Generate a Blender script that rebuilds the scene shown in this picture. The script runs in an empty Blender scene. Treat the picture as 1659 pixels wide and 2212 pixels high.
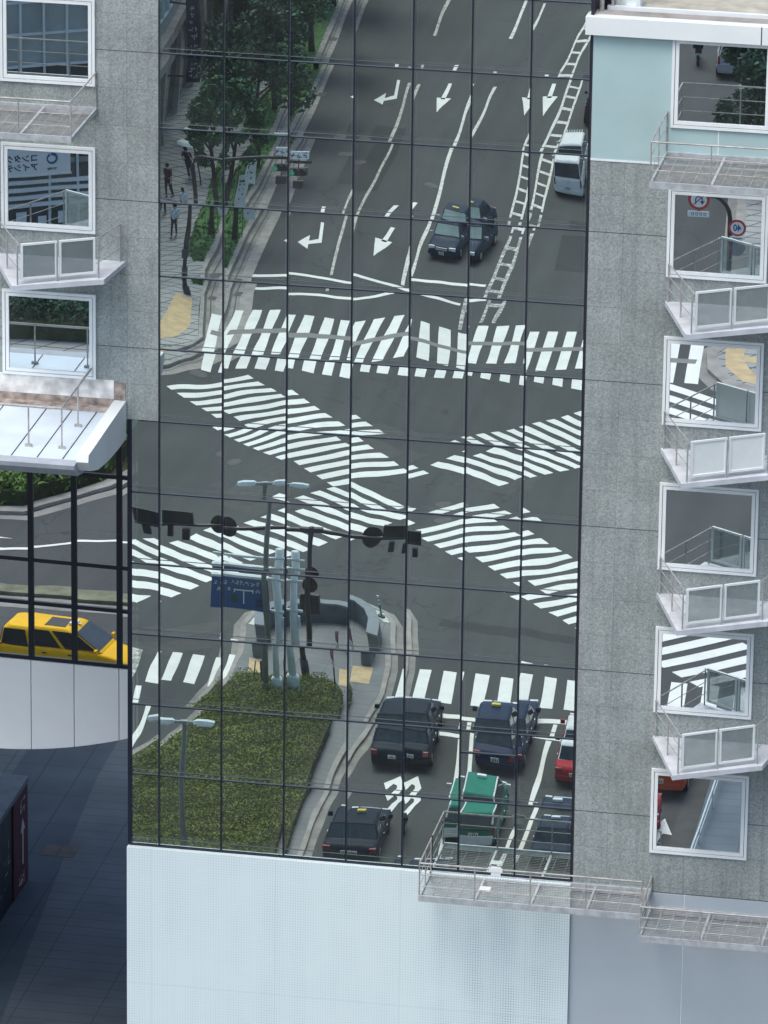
import bpy, bmesh, math, random
from mathutils import Vector, Matrix
random.seed(7)
sc = bpy.context.scene
COL = sc.collection
PI = math.pi
G0 = 33.968                       # height of the curtain wall's first transom above the street
W1, W2, HH = 1.65, 1.47433, 1.936 # wide bay, narrow bay, pane height

# ------------------------------------------------------------------ camera
cam = bpy.data.cameras.new('camera'); co = bpy.data.objects.new('camera', cam); COL.objects.link(co)
cam.sensor_fit = 'HORIZONTAL'; cam.sensor_width = 36.0; cam.lens = 13365.0/1659.0*36.0
cam.clip_start = 1.0; cam.clip_end = 3000.0
pt, yw, rl = math.radians(19.64480671), math.radians(-10.39857307), math.radians(0.75054152)
fwd = Vector((math.sin(yw)*math.cos(pt), math.cos(yw)*math.cos(pt), -math.sin(pt)))
rgt = Vector((math.cos(yw), -math.sin(yw), 0)); upv = rgt.cross(fwd)
r2 = rgt*math.cos(rl)+upv*math.sin(rl); u2 = -rgt*math.sin(rl)+upv*math.cos(rl)
M = Matrix((r2, u2, -fwd)).transposed().to_4x4(); M.translation = Vector((32.477, -145.16, 75.0))
co.matrix_world = M
sc.camera = co

# ------------------------------------------------------------------ sky, sun, exposure
wd = bpy.data.worlds.new('World'); sc.world = wd; wd.use_nodes = True
nt = wd.node_tree; bg = nt.nodes['Background']
sky = nt.nodes.new('ShaderNodeTexSky'); sky.sky_type = 'NISHITA'; sky.sun_disc = False
SUN_EL, SUN_AZ = math.radians(62), math.radians(205)
sky.sun_elevation = SUN_EL; sky.sun_rotation = SUN_AZ
sky.dust_density = 3.6; sky.ozone_density = 1.2; sky.air_density = 0.9
nt.links.new(sky.outputs[0], bg.inputs[0]); bg.inputs[1].default_value = 0.15
sl = bpy.data.lights.new('sun', 'SUN'); so = bpy.data.objects.new('sun', sl); COL.objects.link(so)
sl.energy = 1.0; sl.angle = math.radians(34); sl.color = (1, 0.98, 0.93)
sd = Vector((math.sin(SUN_AZ)*math.cos(SUN_EL), math.cos(SUN_AZ)*math.cos(SUN_EL), math.sin(SUN_EL)))
so.rotation_euler = sd.to_track_quat('Z', 'Y').to_euler(); so.location = (0, -60, 150)
sc.view_settings.view_transform = 'Standard'; sc.view_settings.look = 'None'
sc.view_settings.exposure = 0.52; sc.view_settings.gamma = 1.0
sc.cycles.caustics_reflective = False; sc.cycles.caustics_refractive = False
sc.cycles.max_bounces = 8; sc.cycles.glossy_bounces = 5; sc.cycles.diffuse_bounces = 3
sc.cycles.use_denoising = True

# ------------------------------------------------------------------ materials
def new_mat(name):
    m = bpy.data.materials.new(name); m.use_nodes = True
    n = m.node_tree; b = n.nodes['Principled BSDF']
    return m, n, b
def mat(name, col, rough=0.6, metal=0.0, var=0.12, scale=3.0, bump=0.0, spec=0.4, coat=0.0):
    m, n, b = new_mat(name)
    b.inputs['Roughness'].default_value = rough; b.inputs['Metallic'].default_value = metal
    b.inputs['Specular IOR Level'].default_value = spec
    b.inputs['Coat Weight'].default_value = coat; b.inputs['Coat Roughness'].default_value = 0.05
    tc = n.nodes.new('ShaderNodeNewGeometry')
    nz = n.nodes.new('ShaderNodeTexNoise'); nz.inputs['Scale'].default_value = scale; nz.inputs['Detail'].default_value = 6
    n.links.new(tc.outputs['Position'], nz.inputs['Vector'])
    rp = n.nodes.new('ShaderNodeValToRGB'); rp.color_ramp.elements[0].position = .3; rp.color_ramp.elements[1].position = .7
    rp.color_ramp.elements[0].color = [c*(1-var) for c in col]+[1]; rp.color_ramp.elements[1].color = [min(1, c*(1+var)) for c in col]+[1]
    n.links.new(nz.outputs['Fac'], rp.inputs[0]); n.links.new(rp.outputs[0], b.inputs['Base Color'])
    if bump:
        bp = n.nodes.new('ShaderNodeBump'); bp.inputs['Strength'].default_value = bump; bp.inputs['Distance'].default_value = .02
        n2 = n.nodes.new('ShaderNodeTexNoise'); n2.inputs['Scale'].default_value = scale*6
        n.links.new(tc.outputs['Position'], n2.inputs['Vector']); n.links.new(n2.outputs['Fac'], bp.inputs['Height']); n.links.new(bp.outputs[0], b.inputs['Normal'])
    return m
def mth(n, op, a, b=None):
    x = n.nodes.new('ShaderNodeMath'); x.operation = op
    for i, v in enumerate((a, b)):
        if v is None: continue
        if isinstance(v, (int, float)): x.inputs[i].default_value = v
        else: n.links.new(v, x.inputs[i])
    return x.outputs[0]
def pos_xyz(n):
    g = n.nodes.new('ShaderNodeNewGeometry'); s = n.nodes.new('ShaderNodeSeparateXYZ'); n.links.new(g.outputs['Position'], s.inputs[0])
    return g.outputs['Position'], s.outputs
def line_mask(n, v, period, width, off=0.0):
    a = mth(n, 'ADD', v, off); f = mth(n, 'FRACT', mth(n, 'DIVIDE', a, period))
    return mth(n, 'LESS_THAN', f, width/period)
def mixc(n, fac, a, b):
    m = n.nodes.new('ShaderNodeMix'); m.data_type = 'RGBA'
    if isinstance(fac, (int, float)): m.inputs[0].default_value = fac
    else: n.links.new(fac, m.inputs[0])
    for i, v in ((6, a), (7, b)):
        if isinstance(v, (tuple, list)): m.inputs[i].default_value = list(v)+[1]
        else: n.links.new(v, m.inputs[i])
    return m.outputs[2]
def noise(n, vec, scale, detail=4, rough=.5):
    z = n.nodes.new('ShaderNodeTexNoise'); z.inputs['Scale'].default_value = scale; z.inputs['Detail'].default_value = detail; z.inputs['Roughness'].default_value = rough
    n.links.new(vec, z.inputs['Vector']); return z.outputs['Fac']
def ramp(n, v, stops):
    r = n.nodes.new('ShaderNodeValToRGB'); e = r.color_ramp.elements
    while len(e) < len(stops): e.new(.5)
    for k, (p, c) in zip(e, stops):
        k.position = p; k.color = list(c)+[1] if isinstance(c, (tuple, list)) else (c, c, c, 1)
    n.links.new(v, r.inputs[0]); return r.outputs[0]

def granite(name, vx, voff):
    m, n, b = new_mat(name); p, s = pos_xyz(n)
    sp = ramp(n, noise(n, p, 22, 4, .85), [(.30, (.10, .13, .13)), (.43, (.26, .305, .30)), (.57, (.35, .40, .385)), (.70, (.54, .585, .53))])
    bigv = ramp(n, noise(n, p, .9, 5), [(.3, .82), (.7, 1.08)])
    mm = n.nodes.new('ShaderNodeMix'); mm.data_type = 'RGBA'; mm.blend_type = 'MULTIPLY'; mm.inputs[0].default_value = 1
    n.links.new(sp, mm.inputs[6]); n.links.new(bigv, mm.inputs[7])
    # rain streaks
    mp = n.nodes.new('ShaderNodeMapping'); mp.inputs['Scale'].default_value = (5, 5, .25); n.links.new(p, mp.inputs['Vector'])
    st = ramp(n, noise(n, mp.outputs[0], 1.2, 4), [(.33, .87), (.55, 1.02)])
    m2 = n.nodes.new('ShaderNodeMix'); m2.data_type = 'RGBA'; m2.blend_type = 'MULTIPLY'; m2.inputs[0].default_value = 1
    n.links.new(mm.outputs[2], m2.inputs[6]); n.links.new(st, m2.inputs[7])
    cx = mth(n, 'FLOOR', mth(n, 'DIVIDE', mth(n, 'ADD', s[0], voff), vx)); cz = mth(n, 'FLOOR', mth(n, 'DIVIDE', mth(n, 'ADD', s[2], -G0+100*HH), HH/2))
    cv = n.nodes.new('ShaderNodeCombineXYZ'); n.links.new(cx, cv.inputs[0]); n.links.new(cz, cv.inputs[2]); wn = n.nodes.new('ShaderNodeTexWhiteNoise'); n.links.new(cv.outputs[0], wn.inputs[0])
    m3 = n.nodes.new('ShaderNodeMix'); m3.data_type = 'RGBA'; m3.blend_type = 'MULTIPLY'; m3.inputs[0].default_value = 1
    n.links.new(m2.outputs[2], m3.inputs[6]); n.links.new(ramp(n, wn.outputs['Value'], [(0, .95), (1, 1.05)]), m3.inputs[7]); m2 = m3
    l1 = line_mask(n, s[2], HH/2, .014, -G0+100*HH); l2 = line_mask(n, s[0], vx, .014, voff)
    l3 = line_mask(n, s[2], HH*2, .022, -G0+100*HH+.004)
    jf = mth(n, 'MAXIMUM', mth(n, 'MULTIPLY', mth(n, 'MAXIMUM', l1, l2), .38), l3)
    c = mixc(n, jf, m2.outputs[2], (.06, .07, .08))
    n.links.new(c, b.inputs['Base Color']); b.inputs['Roughness'].default_value = .55
    return m
GRAN_L = granite('granite_left', .81, 8.1+.012)
GRAN_R = granite('granite_right', 1.99, 20-10.86-1.0)

def mirror_mat(name, tint, seethru, rough=0.0, dust_haze=.066, clear=(.75, .85, .85)):
    m, n, b = new_mat(name); n.nodes.remove(b)
    out = n.nodes['Material Output']; p, s = pos_xyz(n)
    oi = n.nodes.new('ShaderNodeObjectInfo')
    g = n.nodes.new('ShaderNodeBsdfGlossy'); g.inputs['Roughness'].default_value = rough
    n.links.new(mixc(n, oi.outputs['Random'], [c*.90 for c in tint], [min(1, c*1.05) for c in tint]), g.inputs['Color'])
    t = n.nodes.new('ShaderNodeBsdfTransparent'); t.inputs['Color'].default_value = list(clear)+[1]
    mx = n.nodes.new('ShaderNodeMixShader'); mx.inputs[0].default_value = seethru
    n.links.new(g.outputs[0], mx.inputs[1]); n.links.new(t.outputs[0], mx.inputs[2])
    d = n.nodes.new('ShaderNodeBsdfDiffuse'); d.inputs['Color'].default_value = (.42, .47, .47, 1)  # pale diffuse film: dust on the glass, raised to paint in haze
    m2 = n.nodes.new('ShaderNodeMixShader')
    n.links.new(mth(n, 'MULTIPLY', ramp(n, noise(n, p, .7, 6, .65), [(.3, .25), (.7, 1.0)]), dust_haze), m2.inputs[0])
    n.links.new(mx.outputs[0], m2.inputs[1]); n.links.new(d.outputs[0], m2.inputs[2]); n.links.new(m2.outputs[0], out.inputs[0])
    return m
MIRROR = mirror_mat('mirror_glass', (.80, .92, .88), .16)
MIRROR_W = mirror_mat('window_glass', (.84, .93, .95), .14)
RAILGLASS = mirror_mat('balustrade_glass', (.8, .9, .9), .66, 0.0, .32, (.93, .96, .96))
ANNEXG = mirror_mat('annex_glass', (.86, .93, .95), .10)

def asphalt():
    m, n, b = new_mat('asphalt'); p, s = pos_xyz(n)
    a = ramp(n, noise(n, p, .18, 6, .6), [(.3, (.046, .054, .056)), (.55, (.056, .064, .065)), (.75, (.068, .074, .074))])
    f = ramp(n, noise(n, p, 7, 4, .7), [(.3, .82), (.7, 1.14)])
    mm = n.nodes.new('ShaderNodeMix'); mm.data_type = 'RGBA'; mm.blend_type = 'MULTIPLY'; mm.inputs[0].default_value = 1
    n.links.new(a, mm.inputs[6]); n.links.new(f, mm.inputs[7])
    mp = n.nodes.new('ShaderNodeMapping'); mp.inputs['Scale'].default_value = (1.4, .05, 1); n.links.new(p, mp.inputs['Vector'])
    st = ramp(n, noise(n, mp.outputs[0], .8, 3), [(.36, .88), (.62, 1.07)])
    m2 = n.nodes.new('ShaderNodeMix'); m2.data_type = 'RGBA'; m2.blend_type = 'MULTIPLY'; m2.inputs[0].default_value = 1
    n.links.new(mm.outputs[2], m2.inputs[6]); n.links.new(st, m2.inputs[7])
    v = n.nodes.new('ShaderNodeTexVoronoi'); v.feature = 'DISTANCE_TO_EDGE'; v.inputs['Scale'].default_value = .16
    ds = n.nodes.new('ShaderNodeVectorMath'); ds.operation = 'ADD'; nn = n.nodes.new('ShaderNodeTexNoise'); nn.inputs['Scale'].default_value = .9; n.links.new(p, nn.inputs['Vector'])
    sc_ = n.nodes.new('ShaderNodeVectorMath'); sc_.operation = 'SCALE'; sc_.inputs['Scale'].default_value = 1.6; n.links.new(nn.outputs['Color'], sc_.inputs[0])
    n.links.new(p, ds.inputs[0]); n.links.new(sc_.outputs[0], ds.inputs[1]); n.links.new(ds.outputs[0], v.inputs['Vector'])
    ck = mth(n, 'MULTIPLY', mth(n, 'LESS_THAN', v.outputs['Distance'], .0065), mth(n, 'GREATER_THAN', noise(n, p, .11, 2), .52))
    c = mixc(n, mth(n, 'MULTIPLY', ck, .75), m2.outputs[2], (.03, .033, .035))
    n.links.new(c, b.inputs['Base Color']); b.inputs['Roughness'].default_value = .85
    return m
ASPH = asphalt()
def paint(name, col, wear, wcol=(.085, .09, .09)):
    m, n, b = new_mat(name); p, s = pos_xyz(n)
    w = ramp(n, noise(n, p, 5.5, 8, .75), [(.5-.0-.28*(1-wear)-.1, 0.0), (.55, 1.0)]) if False else None
    t = noise(n, p, 3.2, 9, .85)
    k = mth(n, 'LESS_THAN', t, .30+.22*wear)
    tone = ramp(n, noise(n, p, .8, 6, .7), [(.3, [c*.86 for c in col]), (.65, col)])
    n.links.new(mixc(n, mth(n, 'MULTIPLY', k, .75), tone, wcol), b.inputs['Base Color']); b.inputs['Roughness'].default_value = .7
    return m
WHITE = paint('road_paint', (.90, .92, .87), .10)
WORN = paint('worn_road_paint', (.62, .61, .55), .80)
WORN2 = paint('half_worn_road_paint', (.78, .79, .74), .66)
WORN3 = paint('flaking_road_paint', (.74, .75, .70), .98)
def pavers(name, col, jcol, pa, pb, wid, ang=0., shear=None):
    m, n, b = new_mat(name); p, s = pos_xyz(n)
    ca, sa = math.cos(ang), math.sin(ang)
    u = mth(n, 'ADD', mth(n, 'MULTIPLY', s[0], ca), mth(n, 'MULTIPLY', s[1], sa)); u = mth(n, 'ADD', u, 500)
    v = mth(n, 'ADD', mth(n, 'MULTIPLY', s[0], -sa), mth(n, 'MULTIPLY', s[1], ca)); v = mth(n, 'ADD', v, 500)
    if shear: u = mth(n, 'ADD', u, mth(n, 'MULTIPLY', v, shear))
    j = mth(n, 'MAXIMUM', line_mask(n, u, pa, wid), line_mask(n, v, pb, wid))
    a = ramp(n, noise(n, p, .5, 5), [(.3, [c*.8 for c in col]), (.7, [c*1.12 for c in col])])
    n.links.new(mixc(n, j, a, jcol), b.inputs['Base Color']); b.inputs['Roughness'].default_value = .8
    return m
PAVE = pavers('sidewalk_paving', (.36, .375, .36), (.065, .07, .085), 1.15, .8, .085, 0.05, .62)
ISLP = pavers('island_paving', (.20, .215, .22), (.12, .13, .135), 1.2, .6, .03)
PLAZA = pavers('plaza_paving', (.115, .15, .18), (.06, .08, .10), 2.4, .62, .03, 0.0)
CONC = mat('kerb_concrete', (.34, .325, .30), .85, var=.22, scale=1.6)
GUTT = mat('gutter_concrete', (.27, .265, .245), .85, var=.25, scale=.9)
FRESH = mat('fresh_asphalt', (.036, .041, .043), .85, var=.12, scale=2); OLDA = mat('old_asphalt', (.078, .083, .080), .88, var=.14, scale=2); STAIN = mat('oil_stain', (.040, .045, .046), .7, var=.15)
KERBD = mat('kerb_dark_joint', (.12, .12, .115), .9, var=.2)  # plain dark grey for kerb joints, grates and manhole covers
TACT = mat('tactile_paving', (.56, .43, .24), .8, var=.16, scale=2.2)
GRASS = mat('grass', (.085, .19, .06), .9, var=.4, scale=4)
def leafmat(name, a, b_, scale):
    m, n, b = new_mat(name); p, s = pos_xyz(n)
    c = ramp(n, noise(n, p, scale, 4, .7), [(.3, a), (.7, b_)])
    n.links.new(c, b.inputs['Base Color']); b.inputs['Roughness'].default_value = .6; b.inputs['Specular IOR Level'].default_value = .25
    return m
LEAF = leafmat('tree_leaves', (.034, .095, .055), (.095, .19, .09), 2.2)
LEAF2 = leafmat('tree_leaves_dark', (.024, .072, .048), (.068, .14, .07), 2.0)
HEDGE = leafmat('hedge_leaves', (.125, .17, .036), (.25, .295, .07), .45)
SHRUB = leafmat('shrub_leaves', (.07, .17, .04), (.24, .36, .09), .9)
SOIL = mat('hedge_soil', (.05, .06, .025), .95, var=.3)
BARK = mat('bark', (.055, .045, .04), .9, var=.3, scale=6)
DARKM = mat('dark_painted_steel', (.022, .022, .03), .45, spec=.5)
BROWNM = mat('brown_sign_back', (.075, .032, .03), .6)
GREYST = mat('grey_steel', (.30, .36, .37), .5, var=.1)
LIGHTST = mat('pale_painted_steel', (.62, .72, .74), .45, var=.08)
GREENG = mat('olive_grey_steel', (.16, .18, .165), .5, var=.1)
GALV = mat('galvanised_steel', (.50, .54, .56), .45, metal=.35, var=.2, scale=5)
RAILST = mat('weathered_rail', (.40, .40, .38), .5, metal=.2, var=.25, scale=6)
GRAT = mat('grating_steel', (.36, .37, .36), .6, var=.25, scale=4)
WHITEF = mat('white_frame', (.80, .86, .86), .45, var=.05, scale=1.5)
WHITEP = mat('white_panel', (.80, .86, .85), .5, var=.05, scale=.7)
PALEB = mat('pale_blue_panel', (.41, .57, .57), .5, var=.08, scale=.5)
SMOOTH = mat('grey_metal_panel', (.41, .48, .52), .42, var=.05, scale=.35)
SPAND = mat('spandrel_panel', (.86, .92, .92), .5, var=.05, scale=.5)
ROOFM = mat('canopy_sheet', (.66, .77, .86), .4, var=.07, scale=1.1)
CANED = mat('canopy_edge', (.40, .45, .50), .5, var=.1)
DIRTY = mat('stained_flashing', (.66, .66, .63), .8, var=.45, scale=2.4)
RUST = mat('rusty_gutter', (.36, .31, .27), .9, var=.5, scale=5)
BEAD = mat('glazing_bead', (.13, .16, .17), .5)
NAVY = mat('mullion_navy', (.010, .015, .032), .35, spec=.5)
BLACKM = mat('annex_mullion', (.010, .016, .028), .35, spec=.5)
LEDGE = mat('inner_sill', (.35, .40, .42), .6)
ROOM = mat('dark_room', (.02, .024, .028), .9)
BEIGE = mat('terrace_floor', (.47, .46, .38), .85, var=.22, scale=2.5, bump=.3)
CONW = mat('balcony_slab', (.60, .64, .68), .7, var=.15, scale=2)
PALEPAN = mat('pale_panel', (.80, .87, .84), .35, var=.04)  # near-white panel colour, also used for the shop sign frame
STONE_W = mat('planter_wall', (.12, .145, .16), .7, var=.25, scale=2)
STONE_T = mat('planter_coping', (.20, .24, .26), .6, var=.15, scale=2)
TYRE = mat('tyre', (.015, .015, .017), .8)
RIM = mat('wheel_rim', (.45, .46, .48), .35, metal=.7)
CGLASS = mat('car_glass', (.014, .030, .040), .09, spec=.5, var=.5, scale=2.5)
CGLASS_L = mat('car_windscreen', (.22, .32, .30), .12, spec=.8, var=.25, scale=1.2)
LAMPW = mat('headlamp', (.75, .80, .82), .15, spec=.8)
LAMPR = mat('tail_lamp', (.27, .02, .03), .2, spec=.7)
CHROME = mat('chrome_trim', (.70, .72, .74), .2, metal=.9)
PLATE = mat('number_plate', (.75, .78, .74), .5, var=.03)
PLATEG = mat('plate_green', (.02, .10, .06), .5)
BLKPL = mat('black_plastic', (.02, .02, .022), .55)
def carpaint(name, c): return mat(name, c, .42, var=.08, spec=.07, coat=0.0)
C_NAVY = carpaint('paint_navy', (.010, .028, .062)); C_BLACK = carpaint('paint_black', (.007, .018, .034)); C_BLUE = carpaint('paint_blue', (.012, .030, .072))
C_WHITE = carpaint('paint_white', (.78, .80, .80)); C_GREEN = carpaint('paint_green', (.015, .20, .14)); C_RED = carpaint('paint_red', (.42, .03, .04)); C_ORED = carpaint('paint_orange_red', (.52, .10, .05))
C_YEL = carpaint('paint_yellow', (.86, .50, .015)); C_SILV = carpaint('paint_silver', (.45, .48, .52))
YLAMP = mat('roof_lamp_yellow', (.70, .58, .08), .4)

# ------------------------------------------------------------------ mesh helpers
class MB:
    def __init__(s): s.v = []; s.f = []
    def add(s, vs, fs):
        o = len(s.v); s.v += [tuple(v) for v in vs]; s.f += [tuple(i+o for i in f) for f in fs]; return s
    def box(s, x0, x1, y0, y1, z0, z1):
        vs = [(x, y, z) for z in (z0, z1) for y in (y0, y1) for x in (x0, x1)]
        return s.add(vs, [(0, 2, 3, 1), (4, 5, 7, 6), (0, 1, 5, 4), (2, 6, 7, 3), (0, 4, 6, 2), (1, 3, 7, 5)])
    def prism(s, poly, z0, z1):          # poly xy, any orientation
        a = sum(poly[i][0]*poly[(i+1) % len(poly)][1]-poly[(i+1) % len(poly)][0]*poly[i][1] for i in range(len(poly)))
        if a < 0: poly = poly[::-1]
        k = len(poly); vs = [(p[0], p[1], z0) for p in poly]+[(p[0], p[1], z1) for p in poly]
        return s.add(vs, [tuple(range(k))[::-1], tuple(range(k, 2*k))]+[(i, (i+1) % k, k+(i+1) % k, k+i) for i in range(k)])
    def sheet(s, poly, z):
        a = sum(poly[i][0]*poly[(i+1) % len(poly)][1]-poly[(i+1) % len(poly)][0]*poly[i][1] for i in range(len(poly)))
        if a < 0: poly = poly[::-1]
        return s.add([(p[0], p[1], z) for p in poly], [tuple(range(len(poly)))])
    def tube(s, pts, r, k=8, r1=None):
        pts = [Vector(p) for p in pts]; n = len(pts); rings = []
        for i, p in enumerate(pts):
            d = (pts[min(i+1, n-1)]-pts[max(i-1, 0)]).normalized()
            a = d.cross(Vector((0, 0, 1)) if abs(d.z) < .9 else Vector((1, 0, 0))).normalized(); b = d.cross(a)
            rr = r if r1 is None else r+(r1-r)*i/(n-1)
            rings.append([p+a*math.cos(2*PI*j/k)*rr+b*math.sin(2*PI*j/k)*rr for j in range(k)])
        vs = [v for q in rings for v in q]
        fs = [(i*k+j, (i+1)*k+j, (i+1)*k+(j+1) % k, i*k+(j+1) % k) for i in range(n-1) for j in range(k)]
        fs += [tuple(range(k)), tuple((n-1)*k+j for j in range(k))[::-1]]
        return s.add(vs, fs)
    def disc(s, c, nrm, r, th, k=20):
        c = Vector(c); d = Vector(nrm).normalized(); return s.tube([c-d*th/2, c+d*th/2], r, k)
    def ball(s, c, r, k=12, sz=1.0):
        vs = []; fs = []; h = k//2
        for i in range(h+1):
            t = PI*i/h
            for j in range(k): vs.append((c[0]+r*math.sin(t)*math.cos(2*PI*j/k), c[1]+r*math.sin(t)*math.sin(2*PI*j/k), c[2]+r*sz*math.cos(t)))
        for i in range(h):
            for j in range(k): fs.append((i*k+j, (i+1)*k+j, (i+1)*k+(j+1) % k, i*k+(j+1) % k))
        return s.add(vs, fs)
    def quad(s, a, b, c, d): return s.add([a, b, c, d], [(0, 1, 2, 3)])
    def loft(s, rings, cap=True):
        k = len(rings[0]); vs = [v for r in rings for v in r]
        fs = [(i*k+j, i*k+(j+1) % k, (i+1)*k+(j+1) % k, (i+1)*k+j) for i in range(len(rings)-1) for j in range(k)]
        if cap: fs += [tuple(range(k))[::-1], tuple((len(rings)-1)*k+j for j in range(k))]
        return s.add(vs, fs)
    def build(s, name, m, parent=None, smooth=False, loc=None, label=None):
        me = bpy.data.meshes.new(name); me.from_pydata(s.v, [], s.f); me.materials.append(m)
        bm = bmesh.new(); bm.from_mesh(me); bmesh.ops.recalc_face_normals(bm, faces=bm.faces) if len(s.f) > 1 and not getattr(s, 'keep', False) else None
        bm.to_mesh(me); bm.free()
        if smooth:
            for p in me.polygons: p.use_smooth = True
        o = bpy.data.objects.new(name, me); COL.objects.link(o)
        if parent: o.parent = parent
        if loc: o.location = loc
        if label: o['label'] = label
        return o
def tag(o, label, cat, group=None):
    o['label'] = label; o['category'] = cat
    if group: o['group'] = group
    return o
def thing(name, label, cat, loc=(0, 0, 0), rz=0, group=None):
    o = bpy.data.objects.new(name, None); COL.objects.link(o); o.location = loc; o.rotation_euler = (0, 0, rz)
    o.empty_display_size = .3
    return tag(o, label, cat, group)
def struct(o): o['kind'] = 'structure'; return o
def V(p, z=0.0): return (p[0], -p[1], z)
def PV(pts): return [(p[0], -p[1]) for p in pts]
def text_mesh(name, body, size, m, parent, loc, rot, align='CENTER', xs=1.0):
    c = bpy.data.curves.new(name, 'FONT'); c.body = body; c.size = size; c.align_x = align; c.align_y = 'CENTER'; c.extrude = .004; c.offset = size*.028
    t = bpy.data.objects.new(name, c); COL.objects.link(t)
    dg = bpy.context.evaluated_depsgraph_get(); me = bpy.data.meshes.new_from_object(t.evaluated_get(dg)); bpy.data.objects.remove(t)
    me.materials.clear(); me.materials.append(m)
    o = bpy.data.objects.new(name, me); COL.objects.link(o); o.parent = parent; o.location = loc; o.rotation_euler = rot; o.scale = (xs, 1, 1)
    return o
def fz(z): return z+G0

# ================================================================== OFFICE BLOCK (facade lies in the plane y = 0)
office = thing('office_building', 'grey granite office block with a dark mirrored curtain wall reflecting the street crossing', 'building', (5, 0, 0))
def on(mb, name, m, parent=None, smooth=False, label=None):
    """mesh built in world coordinates, parented to the office block (or a part of it)"""
    p = parent or office
    off = Vector((5, 0, 0))
    mb.v = [(v[0]-off.x, v[1]-off.y, v[2]-off.z) for v in mb.v]
    return mb.build(name, m, p, smooth, label=label)
ZT = fz(2*HH+1.2)                 # facade carries on above the picture
ZB = fz(-21.34)                   # bottom of the curtain wall
colx = [0, W1, 2*W1, 3*W1, 3*W1+W2, 3*W1+2*W2, 3*W1+3*W2, 3*W1+4*W2]
XL = -.82; XR = colx[7]
# body behind the facade, dark room behind the glass
b = MB(); b.box(XL, XR, 1.2, 26, 0.2, ZT+2); on(b, 'core_wall', ROOM)
b = MB(); b.box(XR+.06, 40, .5, 26, 0.2, fz(1.2)); on(b, 'rear_wall', GRAN_R)
b = MB(); b.box(-14, -.02, .3, 26, fz(-9.66), ZT+2); on(b, 'upper_mass_wall', GRAN_L)
b = MB(); b.box(-14, -.012, -.02, .29, fz(-9.655), ZT); on(b, 'stone_wall', GRAN_L, label='left granite wall panel beside the mirrored glass')
b = MB(); b.box(XR+.055, 40, -.02, .49, fz(-21.42), fz(-2.03)); on(b, 'stone_wall', GRAN_R, label='right granite wall panel carrying the column of square windows')
b = MB(); b.box(XR+.055, 40, -.02, .48, fz(-1.985), fz(1.2)); on(b, 'upper_panel', PALEB)
b = MB(); b.box(XR+.055, 40, -.035, -.021, fz(-2.03), fz(-1.985)); b.box(14.05, 14.075, -.03, -.021, fz(-1.985), fz(-.95)); on(b, 'panel_trim', WHITEF)
b = MB(); b.box(XR+.01, XR+.055, -.03, .3, ZB, fz(1.25)); b.box(XR+.01, XR+.06, -.03, 12, fz(1.25), ZT); on(b, 'side_reveal', DARKM)
# curtain wall glass -------------------------------------------------
TILT = {}                          # measured lean of single panes, in picture pixels
TILT.update({(2, 0): (6, 0), (3, 0): (-12, 0), (4, 0): (10, -2), (5, 0): (6, 0), (6, 0): (-4, 4), (2, 1): (-2, 2), (3, 1): (4, -6), (4, 1): (8, 2), (5, 1): (8, 0), (6, 1): (-8, 6), (0, 1): (4, 2), (1, 1): (2, 0),
  (0, 2): (14, 4), (1, 2): (-12, 0), (2, 2): (-4, 0), (3, 2): (-2, -6), (4, 2): (10, 2), (5, 2): (-9, -3), (0, 3): (5, -4), (1, 3): (-3, 3), (2, 3): (-2, -4), (3, 3): (2, 4), (4, 3): (6, -3), (5, 3): (-6, 6), (6, 3): (-2, -4),
  (-1, 6): (44, 8), (-1, 7): (10, 0), (0, 6): (-10, 2), (1, 6): (2, 0), (2, 6): (-8, -2), (3, 6): (-5, 2), (4, 6): (6, 0), (3, 9): (12, -7), (4, 9): (-12, -7), (3, 8): (8, 0), (4, 8): (-6, 2), (2, 10): (-2, 14), (3, 10): (8, 16), (4, 10): (-8, 16), (5, 10): (-10, 0), (5, 9): (-14, 2), (6, 9): (4, 0), (2, 7): (-6, 0), (3, 7): (4, 0)})
TWIST = {(1, 2): 4, (2, 2): -5, (3, 2): -11, (4, 2): -3, (1, 3): 6, (2, 3): 0, (3, 3): 11, (4, 3): -10, (5, 3): 4, (6, 3): 5, (0, 3): -5, (4, 1): -7, (3, 1): 6, (5, 1): -6, (2, 1): 3, (3, 5): -6, (4, 5): 7, (3, 6): 6, (5, 9): -6, (4, 10): 4, (1, 7): -4}
def rho(z):                        # share of the sight line that lies between the glass and the street
    h = z; d = h/math.tan(math.radians(19.6)); return max(.08, d/(d+150))
glass_rng = random.Random(11)
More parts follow.
